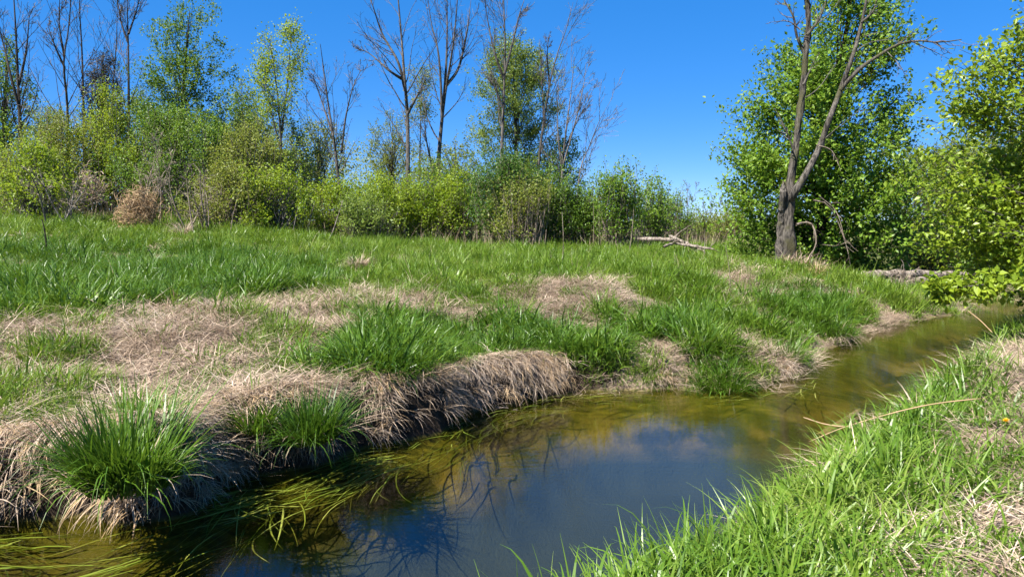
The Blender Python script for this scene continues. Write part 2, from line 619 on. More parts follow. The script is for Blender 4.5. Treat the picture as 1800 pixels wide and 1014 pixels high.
def scatter(name, variants, P, yaw, scl, idx, label, cat, tilt=None):
    N = len(P)
    me = bpy.data.meshes.new(name)
    me.vertices.add(N)
    me.vertices.foreach_set('co', np.ascontiguousarray(P, np.float32).ravel())
    rot = np.zeros((N, 3), np.float32)
    rot[:, 2] = yaw
    if tilt is not None:
        rot[:, :2] = tilt
    for nm, ty, da in (('rot', 'FLOAT_VECTOR', rot), ('scl', 'FLOAT', np.asarray(scl, np.float32)), ('idx', 'INT', np.asarray(idx, np.int32))):
        at_ = me.attributes.new(nm, ty, 'POINT')
        at_.data.foreach_set('vector' if ty == 'FLOAT_VECTOR' else 'value', np.ascontiguousarray(da).ravel())
    o = bpy.data.objects.new(name, me)
    col.objects.link(o)
    ng = bpy.data.node_groups.new(name, 'GeometryNodeTree')
    ng.interface.new_socket('Geometry', in_out='INPUT', socket_type='NodeSocketGeometry')
    ng.interface.new_socket('Geometry', in_out='OUTPUT', socket_type='NodeSocketGeometry')
    N_, L_ = ng.nodes, ng.links
    gi, go = N_.new('NodeGroupInput'), N_.new('NodeGroupOutput')
    iop = N_.new('GeometryNodeInstanceOnPoints')
    jn = N_.new('GeometryNodeJoinGeometry')
    for v in reversed(variants):
        oi = N_.new('GeometryNodeObjectInfo')
        oi.inputs['Object'].default_value = v
        oi.inputs['As Instance'].default_value = False
        g2 = N_.new('GeometryNodeGeometryToInstance')
        L_.new(oi.outputs['Geometry'], g2.inputs[0])
        L_.new(g2.outputs[0], jn.inputs[0])
    def named(nm, ty):
        k = N_.new('GeometryNodeInputNamedAttribute')
        k.data_type = ty
        k.inputs['Name'].default_value = nm
        return k.outputs['Attribute']
    L_.new(gi.outputs[0], iop.inputs['Points'])
    L_.new(jn.outputs[0], iop.inputs['Instance'])
    iop.inputs['Pick Instance'].default_value = True
    L_.new(named('idx', 'INT'), iop.inputs['Instance Index'])
    e2r = N_.new('FunctionNodeEulerToRotation')
    L_.new(named('rot', 'FLOAT_VECTOR'), e2r.inputs[0])
    L_.new(e2r.outputs[0], iop.inputs['Rotation'])
    L_.new(named('scl', 'FLOAT'), iop.inputs['Scale'])
    L_.new(iop.outputs[0], go.inputs[0])
    md = o.modifiers.new('scatter', 'NODES')
    md.node_group = ng
    return tag(o, label, cat, kind='stuff')

STRAW = [
    [(-400, 560), (0, 565), (120, 572), (200, 560), (370, 535), (520, 520), (760, 516), (775, 545), (640, 578), (590, 600), (520, 640), (420, 665), (340, 690), (120, 690), (0, 740), (-400, 760)],
    [(870, 505), (930, 492), (1010, 487), (1090, 500), (1125, 545), (1060, 560), (1000, 572), (940, 580), (930, 548)],
    [(1240, 515), (1262, 468), (1300, 470), (1340, 505), (1345, 545), (1265, 545)],
    [(1370, 500), (1420, 490), (1500, 515), (1480, 530)],
    [(1262, 588), (1330, 570), (1345, 600), (1440, 610), (1430, 655), (1385, 650), (1310, 625)],
    [(1165, 595), (1222, 590), (1225, 645), (1180, 655)],
    [(1505, 560), (1590, 545), (1585, 580), (1500, 600), (1470, 590)],
    [(760, 545), (860, 525), (930, 545), (900, 575), (800, 580)],
    [(1750, 610), (2100, 590), (2100, 730), (1735, 720), (1730, 680)],
]
STRAWMIX = [[(1640, 860), (1800, 800), (2200, 800), (2200, 1300), (1500, 1300), (1640, 960)], [(0, 690), (420, 665), (520, 640), (640, 700), (600, 760), (0, 900)],
            [(1660, 770), (1800, 720), (2100, 740), (2100, 830), (1700, 840)]]
LUSH = [[(530, 640), (640, 585), (720, 572), (1110, 562), (1115, 640), (980, 648), (830, 660), (670, 670), (560, 680)],
        [(1215, 600), (1300, 640), (1360, 690), (1215, 690)], [(1340, 510), (1440, 500), (1500, 560), (1440, 600), (1340, 570)],
        [(1130, 560), (1260, 560), (1260, 600), (1130, 600)], [(-300, 430), (0, 430), (460, 450), (640, 490), (520, 520), (380, 535), (200, 562), (0, 566), (-300, 566)]]

def candidates(rng, n, r0, r1, a0, a1):
    r = np.sqrt(rng.uniform(r0 * r0, r1 * r1, n))
    a = rng.uniform(R_(a0), R_(a1), n)
    return r * np.sin(a), r * np.cos(a)

def masks(x, y, z, rng):
    px, py = project(np.stack([x, y, z], -1))
    d = np.hypot(x, y)
    j = 260 / np.maximum(d, 3)
    qx = px + (fbm(x * 1.2, y * 1.2) - .5) * 4.6 * j + rng.normal(0, .6, len(x)) * j
    qy = py + (fbm(x * 1.2 + 70, y * 1.2) - .5) * 2.2 * j + rng.normal(0, .26, len(x)) * j
    f = lambda L: np.any([in_poly(qx, qy, P) for P in L], 0)
    return px, py, f(STRAW), f(STRAWMIX), f(LUSH)

rng = np.random.RandomState(11)
gp = []
for n_, r0, r1 in ((24000, 3.5, 9), (36000, 9, 16), (36000, 16, 27), (16000, 27, 34)):
    x, y = candidates(rng, n_, r0, r1, -44, 44)
    gp.append(np.stack([x, y], -1))
gp = np.vstack(gp)
gx_, gy_ = gp[:, 0], gp[:, 1]
gzv, gs, gfar = terrain(gx_, gy_, True)
px, py, st, sm, lu = masks(gx_, gy_, gzv, rng)
dist = np.hypot(gx_, gy_)
prob = np.full(len(gx_), .8)
prob *= np.where(fbm(gx_ * 1.1 + 5, gy_ * 1.1) < .42, .6, 1)
spr = vnoise(gx_ * 1.9 + 11, gy_ * 1.9)
prob[sm] = np.where(spr > .5, .6, .25)[sm]
prob[st] = np.where(spr > .52, .55, .10)[st]
prob[lu] = .85
prob *= np.where(vnoise(gx_ * 2.6, gy_ * 2.6) < .3, .45, 1)
sparse_edge = st | sm
left = (gs < .42) & (px < 1000)
prob[left] = np.where(gs[left] > .16, np.where(spr[left] > .45, .5, .12), .04)
prob[(px > 345) & (px < 600) & (gs < .9) & gfar] *= .3
prob[(gs < .03)] = 0
prob[~gfar] = 0
keep = (rng.rand(len(gx_)) < prob) & (gs > 0)
V_meadow = [tuft_mesh('meadow_tuft', M['grass'], 20 + q, 17, .13, (.10, .34), (.007, .0145), (.0, .8), (.2, 2.0), 4) for q in range(5)]
V_lush = [tuft_mesh('lush_tuft', M['lush'], 40 + q, 17, .13, (.12, .40), (.009, .018), (.0, .9), (.4, 2.2), 5) for q in range(4)]
V_meadow.append(tuft_mesh('weed_rosette', M['near'], 26, 12, .07, (.08, .2), (.02, .04), (.2, 1.1), (.3, 1.2), 4))
V_lush.append(tuft_mesh('weed_rosette', M['near'], 27, 12, .07, (.1, .26), (.02, .042), (.2, 1.0), (.3, 1.2), 4))
mk = keep & ~lu
P = np.stack([gx_, gy_, gzv], -1)
def put(name, var, mask, lo, hi, label, cat):
    N = mask.sum()
    s = rng.uniform(lo, hi, N) * np.clip(1 + 3.2 * (fbm(gx_[mask] * 1.6 + 5, gy_[mask] * 1.6) - .5), .35, 1.7)
    s *= np.where(sparse_edge[mask], .72, 1) * (1 + .25 * sst(15, 40, dist[mask])) * sst(-.1, .5, gs[mask])
    return scatter(name, var, P[mask], rng.uniform(0, 6.28, N), s, rng.randint(0, len(var), N), label, cat, rng.normal(0, .3, (N, 2)))
put('meadow_grass', V_meadow, mk, .75, 1.2, 'green spring grass covering the meadow across the creek', 'grass')
put('lush_bank_grass', V_lush, keep & lu, .75, 1.15, 'taller dark green grass in thick bands along the far bank', 'grass')

# dead thatch lying flat
V_th = [tuft_mesh('thatch', [M['straw'], M['straw_dark'], M['straw']][q % 3], 60 + q, 22, .18, (.10, .34), (.004, .010), (1.1, 1.5), (.1, .7), 3, .06) for q in range(6)]
n_ = 60000
x, y = candidates(rng, n_, 2.0, 24, -46, 50)
r2 = np.hypot(x, y)
tz, ts, tf = terrain(x, y, True)
tpx, tpy, t1, t2, t3 = masks(x, y, tz, rng)
pr = np.where(t1, 1, np.where(t2, .75, .06)) * np.where(t3, .25, 1) * np.where(ts < .5, 1.6, 1)
pr = pr * np.where(r2 < 12, 1, .8)
k = (rng.rand(n_) < pr) & (ts > .02)
N = k.sum()
scatter('dead_thatch', V_th, np.stack([x, y, tz], -1)[k], rng.uniform(0, 6.28, N), rng.uniform(.7, 1.3, N) , rng.randint(0, 6, N),
        'matted tan dead grass lying flat on the bank slopes', 'dead grass', rng.normal(0, .15, (N, 2)))

# straw drooping over the cut bank
V_dr = [tuft_mesh('drooping_straw', [M['straw'], M['straw_dark'], M['straw'], M['straw_gold']][q % 4], 80 + q, 20, .10, (.10, .42), (.005, .012), (1.0, 1.9), (.4, 1.5), 5, .05, .5, 0.0) for q in range(8)]
E = FAR
seg = np.linalg.norm(np.diff(E, axis=0), axis=1)
cum = np.concatenate([[0], np.cumsum(seg)])
t_at = lambda p: cum[np.argmin(np.hypot(E[:, 0] - p[0], E[:, 1] - p[1]))]
s0, s1, s2 = t_at((-6, 3)), t_at(on_level(1010, 695)), t_at(on_level(1600, 570))
def along(s):
    return np.stack([np.interp(s, cum, E[:, 0]), np.interp(s, cum, E[:, 1])], -1)
ncl = 190
cs = np.concatenate([rng.uniform(s0, s1, 160), rng.uniform(s1, s2, 30)])
who = rng.randint(0, ncl, 4200)
cyaw, cscl, coff = rng.normal(0, .6, ncl)[who], rng.uniform(.55, 1.15, ncl)[who], rng.uniform(.02, .36, ncl)[who]
s = cs[who] + rng.normal(0, .085, len(who))
p = along(s)
tn = nrm(along(s + .3) - along(s - .3))
nv = np.stack([tn[:, 1], -tn[:, 0]], -1)                     # towards the stream
gap = fbm(s * 1.15 + 3.7, s * 0 + 2.2, 2)
off = np.clip(coff + rng.normal(0, .07, len(s)), .03, .5)
q = p - nv * off[:, None]
z = terrain(q[:, 0], q[:, 1])
ppx, ppy = project(np.stack([q[:, 0], q[:, 1], z], -1))
k = (z > .08) & (gap > .12) & ~((ppx > 690) & (ppx < 730) & (off < .3)) & ~((ppx > 590) & (ppx < 640) & (off < .4))
N = k.sum()
scatter('bank_straw', V_dr, np.stack([q[:, 0], q[:, 1], z + .02], -1)[k], np.arctan2(nv[k, 1], nv[k, 0]) + cyaw[k] + rng.normal(0, .3, N), rng.uniform(.5, .95, N) * cscl[k], rng.randint(0, 8, N),
        'dead tan grass drooping over the cut edge of the far bank', 'dead grass', rng.normal(0, .12, (N, 2)))

# near bank: broad blades
V_nb0 = [tuft_mesh('bank_tuft', M['near'], 120 + q, 9, .09, (.14, .44), (.010, .021), (.0, .8), (.4, 2.2), 6) for q in range(7)]
V_nb = V_nb0 + [tuft_mesh('weed_rosette', M['near'], 140 + q, 9, .05, (.06, .16), (.016, .034), (.2, 1.2), (.3, 1.2), 4) for q in range(2)]
n_ = 24000
x, y = candidates(rng, n_, 1.3, 9, -30, 62)
x2, y2 = candidates(rng, 20000, 9, 24, 15, 62)
x, y = np.concatenate([x, x2]), np.concatenate([y, y2])
tz, ts, tf = terrain(x, y, True)
tpx, tpy, t1, t2, t3 = masks(x, y, tz, rng)
pr = np.where(t1, .12, np.where(t2, .4, .85)) * np.where(fbm(x * 1.4, y * 1.4) < .44, .35, 1)
k = (rng.rand(len(x)) < pr) & (ts > .0) & ~tf
N = k.sum()
scatter('near_bank_grass', V_nb, np.stack([x, y, tz], -1)[k], rng.uniform(0, 6.28, N), rng.uniform(.6, 1.1, N) * (.7 + .6 * fbm(x[k], y[k])), rng.randint(0, 9, N),
        'broad bright green grass blades on the near bank', 'grass', rng.normal(0, .15, (N, 2)))

# weeds trailing in the water along the far edge
rng = np.random.RandomState(31)
def weeds(n, sa, sb, o0, o1, zr, L, W):
    s = rng.uniform(sa, sb, n)
    o = rng.uniform(o0, o1, n) * (.5 + fbm(s * .9, s * 0 + 1))
    p = along(s)
    tn = nrm(along(s + .25) - along(s - .25))
    nv = np.stack([tn[:, 1], -tn[:, 0]], -1)
    b = p + nv * o[:, None]
    az = np.arctan2(-tn[:, 1], -tn[:, 0]) + rng.normal(.12, .22, n)
    m = 7
    t = np.linspace(0, 1, m)
    ln = rng.uniform(*L, n)
    bend = rng.normal(0, .5, n)
    an = az[:, None] + bend[:, None] * t
    st_ = (ln / (m - 1))[:, None]
    Px = b[:, :1] + np.cumsum(np.cos(an) * st_, 1)
    Py = b[:, 1:] + np.cumsum(np.sin(an) * st_, 1)
    Pz = rng.uniform(*zr, n)[:, None] + .012 * np.sin(t * 5 + rng.uniform(0, 6, n)[:, None])
    w = rng.uniform(*W, n)[:, None] * np.array([.6, 1, 1, .9, .75, .5, .1]) * .5
    Pp = np.stack([Px, Py, Pz], -1)
    S = np.stack([-np.sin(an), np.cos(an), .25 * np.sin(3 * an)], -1) * w[..., None]
    V = np.stack([Pp - S, Pp + S], 2)
    bb, ii = np.meshgrid(np.arange(n), np.arange(m - 1), indexing='ij')
    kk = (bb * m + ii) * 2
    return V, np.stack([kk, kk + 1, kk + 3, kk + 2], -1)
mb = MB()
sA, sB, sC = t_at((-6, 3)), t_at(on_level(400, 845)), t_at(on_level(700, 780))
mb.add(weeds(150, sA, sB, .05, .7, (-.015, .02), (.4, .95), (.006, .014)))
mb.add(weeds(150, sB, sC, .05, .7, (-.015, .015), (.35, .8), (.006, .012)))
mb.add(weeds(90, sC, t_at(on_level(1400, 665)), .0, .35, (-.01, .015), (.2, .5), (.005, .010)))
mb.add(weeds(240, sA, t_at(on_level(1000, 695)), .1, .6, (-.09, -.02), (.4, .9), (.006, .012)))
o = mb.build('water_weeds', M['weed'])
tag(o, 'yellow-green weed strands trailing in the water along the far bank', 'water weeds', kind='stuff')

# ------------------------------------------------------------------ grass tussocks one can pick out
def tussock(px, py, zb, zoff, n, rad, ln, wd, label, skirt=0, mat='lush', seed=1, lean=.9, group='grass tussocks on the bank edge'):
    rng = np.random.RandomState(seed)
    g = on_level(px, py, zb)
    g[2] = max(gz(g[0], g[1]), zb - .15)
    e = empty('grass_tussock', (g[0], g[1], g[2]), label, 'grass', group)
    a = rng.uniform(0, 2 * math.pi, n)
    r = rad * np.sqrt(rng.rand(n))
    b = np.stack([g[0] + r * np.cos(a), g[1] + r * np.sin(a), np.zeros(n)], -1)
    b[:, 2] = np.maximum(terrain(b[:, 0], b[:, 1]), g[2] - .12) - .03 + zoff
    le = np.clip(r / rad * lean + rng.normal(0, .22, n), 0, 1.6)
    lop = np.clip(1 + 2.0 * (fbm(b[:, 0] * 5 + seed, b[:, 1] * 5, 2) - .5), .45, 1.35)
    az_ = a + rng.normal(0, .7, n)
    dd = n // 18
    if n > 100:
      MB().add(blades(rng, b[:dd] + [0, 0, .03], az_[:dd], le[:dd] + .5, rng.uniform(*ln, dd) * .8, rng.uniform(*wd, dd), rng.uniform(.5, 2.0, dd), 5)).build('dead_blades', M['straw_dark'], e)
    mb = MB().add(blades(rng, b, az_, le, lop * rng.uniform(*ln, n), rng.uniform(*wd, n), rng.uniform(.1, 1.0, n) + (rng.rand(n) < .25) * rng.uniform(.5, 1.6, n), 6))
    mb.build('green_blades', M[mat], e)
    if skirt:
        a = rng.uniform(0, 2 * math.pi, skirt)
        r = rad * rng.uniform(.6, 1.1, skirt)
        b = np.stack([g[0] + r * np.cos(a), g[1] + r * np.sin(a), np.zeros(skirt)], -1)
        b[:, 2] = np.maximum(terrain(b[:, 0], b[:, 1]), g[2] - .2) + .04
        mb = MB().add(blades(rng, b, a + rng.normal(0, .35, skirt), rng.uniform(1.2, 1.7, skirt), rng.uniform(.2, .45, skirt), rng.uniform(.004, .008, skirt), rng.uniform(.7, 1.4, skirt), 5))
        mb.build('dead_skirt', M['straw'], e)
    return e
tussock(226, 768, .70, 0, 1150, .25, (.36, .68), (.010, .019), 'largest dark green grass tussock on the cut bank, nearest the left edge', 0, seed=3, lean=.55)
tussock(452, 690, .68, 0, 380, .15, (.24, .42), (.008, .014), 'small bright grass tussock right of the largest one, above the straw', 0, seed=4, lean=.7)
tussock(543, 706, .64, 0, 560, .19, (.28, .48), (.008, .014), 'medium grass tussock spilling over the straw bank beside the small one', 0, seed=5, lean=.75)
tussock(628, 812, .02, 0, 160, .12, (.20, .42), (.007, .012), 'thin light green grass tussock standing at the waterline', 0, 'near', 6, .7)
tussock(690, 655, .55, 0, 420, .20, (.24, .44), (.008, .015), 'dark grass tussock above the hollow under the straw arch', 60, seed=7)
tussock(1275, 640, .3, 0, 480, .28, (.22, .40), (.008, .014), 'rounded grass tussock on the point where the bank juts out', 0, seed=8)
tussock(1385, 596, .4, 0, 420, .28, (.24, .42), (.008, .015), 'dark grass tussock above the straw hollow past the jutting point', 50, seed=9)
tussock(1470, 556, .45, 0, 420, .30, (.24, .42), (.009, .016), 'dark grass tussock nearest the bend of the creek', 60, seed=10)
tussock(40, 985, -.05, 0, 40, .12, (.25, .45), (.008, .013), 'few pale green blades rising from the water at the lower left corner', 0, 'near', 12, .6)

# ------------------------------------------------------------------ trees
def spawn(rng, P, R, n, t0, t1, ang, lenf, npts, up=.12, wob=.10, rk=.6, fall=.55):
    B, m, _ = P.shape
    t = rng.uniform(t0, t1, (B, n))
    f = t * (m - 1)
    i = np.minimum(f.astype(int), m - 2)
    u = (f - i)[..., None]
    bi = np.arange(B)[:, None]
    S = P[bi, i] * (1 - u) + P[bi, i + 1] * u
    T = nrm(P[bi, i + 1] - P[bi, i])
    rr = (R[bi, i] * (1 - u[..., 0]) + R[bi, i + 1] * u[..., 0]) * rk
    pl = np.linalg.norm(np.diff(P, axis=1), axis=2).sum(1)[:, None]
    L = pl * lenf * (1 - fall * t) * rng.uniform(.55, 1.15, (B, n))
    rn = rng.normal(0, 1, (B, n, 3))
    perp = nrm(rn - (rn * T).sum(-1, keepdims=True) * T)
    a = rng.uniform(ang[0], ang[1], (B, n))[..., None]
    d = nrm(T * np.cos(a) + perp * np.sin(a)).reshape(-1, 3)
    S, L, rr = S.reshape(-1, 3), L.ravel(), rr.ravel()
    out = [S]
    for k in range(npts - 1):
        out.append(out[-1] + d * (L / (npts - 1))[:, None])
        d = nrm(d + np.array([0, 0, up]) + rng.normal(0, wob, d.shape))
    return np.stack(out, 1), rr[:, None] * np.linspace(1, .22, npts)[None]

def resample(P, n):
    P = np.asarray(P, float)
    d = np.concatenate([[0], np.cumsum(np.linalg.norm(np.diff(P, axis=0), axis=1))])
    t = np.linspace(0, d[-1], n)
    return np.stack([np.interp(t, d, P[:, c]) for c in range(3)], -1)

def smooth_line(pts, n):
    return resample(catmull(pts, 8), n)

def stem_px(pts, D, rng, wob=.06):
    """pixel polyline at distance D, its first point dropped to the ground"""
    P = [at(x, y, D + rng.normal(0, .25) * (k > 0)) for k, (x, y) in enumerate(pts)]
    P[0][2] = gz(P[0][0], P[0][1]) - .15
    return P

def bare_tree(label, D, stems, r0, seed, mat='bark', n1=11, n2=6, n3=3, leaf=None, nleaf=0, lsize=.07, t0=.3, spread=(.35, .75), twig_mat='twig', l1=.40):
    rng = np.random.RandomState(seed)
    first = stem_px(stems[0], D, rng)
    e = empty('bare_tree' if not leaf else 'sparse_tree', (first[0][0], first[0][1], first[0][2] + .15), label, 'tree', 'bare and sparse trees along the wood edge')
    tr, tw = MB(), MB()
    Ls = []
    for k, s in enumerate(stems):
        if k == 0:
            p = smooth_line(first, 18)
        else:
            p = smooth_line([at(x, y, D + rng.normal(0, .3) * (q > 0)) for q, (x, y) in enumerate(s)], 18)
        r = r0 * (.68 if k == 0 else .38) * np.linspace(1, .12, 18)
        tr.add(tubes(p, r, 8))
        Ls.append((p, r))
    P0 = np.stack([a for a, b in Ls])
    R0 = np.stack([b for a, b in Ls])
    P1, R1 = spawn(rng, P0, R0, n1, t0, .97, spread, l1, 9, .045, .07, .42)
    tr.add(tubes(P1, np.maximum(R1, .008), 5))
    P2, R2 = spawn(rng, P1, R1, n2, .15, .98, (.35, .85), .55, 6, .04, .10, .5)
    tw.add(tubes(P2, np.maximum(R2, .0065), 3))
    P3, R3 = spawn(rng, P2, R2, n3, .15, 1, (.35, .9), .55, 4, .03, .12, .6)
    tw.add(tubes(P3, np.maximum(R3, .0045), 3))
    tr.build('trunk', M[mat], e, True)
    tw.build('twigs', M[twig_mat], e)['kind'] = 'stuff'
    if leaf:
        allp = np.vstack([P2.reshape(-1, 3), P3.reshape(-1, 3)])
        c = allp[rng.randint(0, len(allp), nleaf)] + rng.normal(0, .22, (nleaf, 3))
        MB().add(leaf_quads(rng, c, rng.normal(0, 1, (nleaf, 3)), rng.uniform(.6, 1.2, nleaf) * lsize)).build('crown', M[leaf], e)
    return e

def dome(cx, yt, yb, hw, top=.45):
    """pixel outline (y, left, right) of a rounded crown"""
    out = []
    for t in np.linspace(0, 1, 9):
        w = hw * (math.sin(math.pi * min(.5, t / (2 * top))) ** .75 if t < top else 1 - .35 * ((t - top) / (1 - top)) ** 2)
        out.append((yt + (yb - yt) * t, cx - max(w, hw * .12), cx + max(w, hw * .12)))
    return out

def leafy(name, label, cat, outline, D, leaf, nshoot, lps, lsize, seed, trunk=.1, base_px=None, shrub=False, depth=.85, group=None, bmat='bark', shoot=.45,
          lobes=.35, shell=.45, nup=.7, wid=.32, droop=0., stems=9, trunk_line=None, tight=.09, clumps=0, csize=.45):
    rng = np.random.RandomState(seed)
    O = np.array([[at(l, y, D)[2], (at(l, y, D)[0] + at(r, y, D)[0]) / 2, (at(r, y, D)[0] - at(l, y, D)[0]) / 2] for y, l, r in outline])
    O = O[np.argsort(O[:, 0])]
    bx = O[0, 1] if base_px is None else at(base_px, 400, D)[0]
    g = gz(bx, D)
    e = empty(name, (bx, D, g), label, cat, group)
    zt = O[-1, 0]
    z0 = max(O[0, 0], g + .1)
    zz = np.linspace(z0, zt, 60)
    rr = np.interp(zz, O[:, 0], O[:, 2])
    cdf = np.cumsum(rr ** 1.25 + .02)
    zs = np.interp(rng.rand(nshoot) * cdf[-1], cdf, zz)
    th = rng.uniform(0, 2 * math.pi, nshoot)
    r = np.interp(zs, O[:, 0], O[:, 2])
    cx = np.interp(zs, O[:, 0], O[:, 1])
    ext = zt - z0
    lob = 1 - lobes + 1.55 * lobes * fbm(th / 6.283 * 5 + seed * 3.1, zs / max(ext, .5) * 6 + seed, 2)
    rho = rng.rand(nshoot) ** shell * r * lob
    tip = np.stack([cx + rho * np.cos(th), D + rho * np.sin(th) * depth, zs], -1)
    if clumps:
        cen = tip[:clumps]
        who = rng.randint(0, clumps, nshoot)
        sz = csize * (.5 + rng.rand(clumps))[who][:, None]
        tip = cen[who] + rng.normal(0, 1, (nshoot, 3)) * sz * [1, 1, .6] + nrm(cen[who] - [bx, D, 0]) * [1, 1, 0] * (rng.rand(nshoot, 1) - .3) * sz
        tip[:, 2] = np.clip(tip[:, 2], g + .15, None)
        tip[:clumps] = cen
    # trunk and limbs
    wood = MB()
    if shrub:
        a = rng.uniform(0, 2 * math.pi, nshoot)
        sp = np.median(r) * .55
        S = np.stack([bx + sp * rng.rand(nshoot) * np.cos(a) + (tip[:, 0] - bx) * .45, D + sp * rng.rand(nshoot) * np.sin(a), np.zeros(nshoot)], -1)
        S[:, 2] = terrain(S[:, 0], S[:, 1]) - .05
        C = S * .45 + tip * .55
        C[:, 2] = S[:, 2] + (tip[:, 2] - S[:, 2]) * .65
        sub = rng.rand(nshoot) < min(1, stems * 12 / nshoot)
        rad0 = trunk
    else:
        if trunk_line is None:
            tl = smooth_line([(bx, D, g - .15), (bx + rng.normal(0, .1), D, g + (zt - g) * .35), (np.interp(g + (zt - g) * .7, O[:, 0], O[:, 1]), D, g + (zt - g) * .7), (O[-1, 1], D, zt - .05 * ext)], 16)
        else:
            tl = smooth_line(trunk_line, 16)
        wood.add(tubes(tl, trunk * np.linspace(1, .1, 16), 8))
        hz = np.clip(g + (tip[:, 2] - g) * rng.uniform(.55, .85, nshoot), g + .3, zt)
        S = np.stack([np.interp(hz, tl[:, 2], tl[:, c]) for c in range(3)], -1)
        C = S * .5 + tip * .5
        C[:, 2] += (tip[:, 2] - S[:, 2]) * .1 - .1
        sub = rng.rand(nshoot) < .6
        rad0 = trunk * .16
    if clumps and not shrub:
        sub = np.arange(nshoot) < clumps
    t = np.linspace(0, 1, 7)[None, :, None]
    Bz = S[:, None] * (1 - t) ** 2 + 2 * C[:, None] * t * (1 - t) + tip[:, None] * t ** 2
    wood.add(tubes(Bz[sub], np.maximum(rad0 * np.linspace(1, .2, 7), .006)[None] * np.ones((sub.sum(), 1)), 4))
    # leaves along each shoot
    d = nrm(nrm(tip - C) + np.array([0, 0, .5 - droop]) + rng.normal(0, .35, tip.shape))
    L = shoot * rng.uniform(.5, 1.3, nshoot) * np.where(rng.rand(nshoot) < .12, 1.9, 1)
    tk = rng.rand(nshoot) < .6
    tl_ = np.stack([tip - d * (L * .55)[:, None], tip, tip + d * (L * .5)[:, None]], 1)[tk]
    wood.add(tubes(tl_, np.array([[.007, .006, .003]]) * np.ones((len(tl_), 1)), 3))
    u = rng.rand(nshoot, lps)
    c = tip[:, None] + d[:, None] * ((u - .45) * L[:, None])[..., None] + rng.normal(0, tight, (nshoot, lps, 3))
    c[..., 2] -= droop * (u ** 2) * L[:, None] * .6
    A = d[:, None] * .7 + rng.normal(0, .8, (nshoot, lps, 3)) + np.array([0, 0, -.35])
    c, A = c.reshape(-1, 3), A.reshape(-1, 3)
    crown = MB().add(leaf_quads(rng, c, A, lsize * rng.uniform(.55, 1.25, len(c)), wid, nup))
    wood.build('stems' if shrub else 'trunk', M[bmat], e, True)
    crown.build('crown' if not shrub else 'foliage', M[leaf], e)
    return e

G_T = 'leafy trees at the wood edge'
G_S = 'shrubs along the meadow edge'
# live tree behind the dead trunk
DH = 19.6
leafy('maple_tree', 'large leafy green tree directly behind the dead trunk by the creek', 'tree',
      [(-150, 1500, 1520), (-70, 1465, 1545), (0, 1432, 1550), (60, 1405, 1572), (110, 1375, 1580), (180, 1325, 1582), (240, 1292, 1596), (310, 1270, 1598), (380, 1262, 1592), (430, 1268, 1588), (470, 1320, 1578)],
      DH + 2.6, 'leaf_hero', 2500, 22, .125, 7, trunk=.17, base_px=1450, depth=.75, bmat='bark_dark', shoot=.75, lobes=.30, shell=.42, tight=.085, nup=1.3, clumps=210, csize=.36)

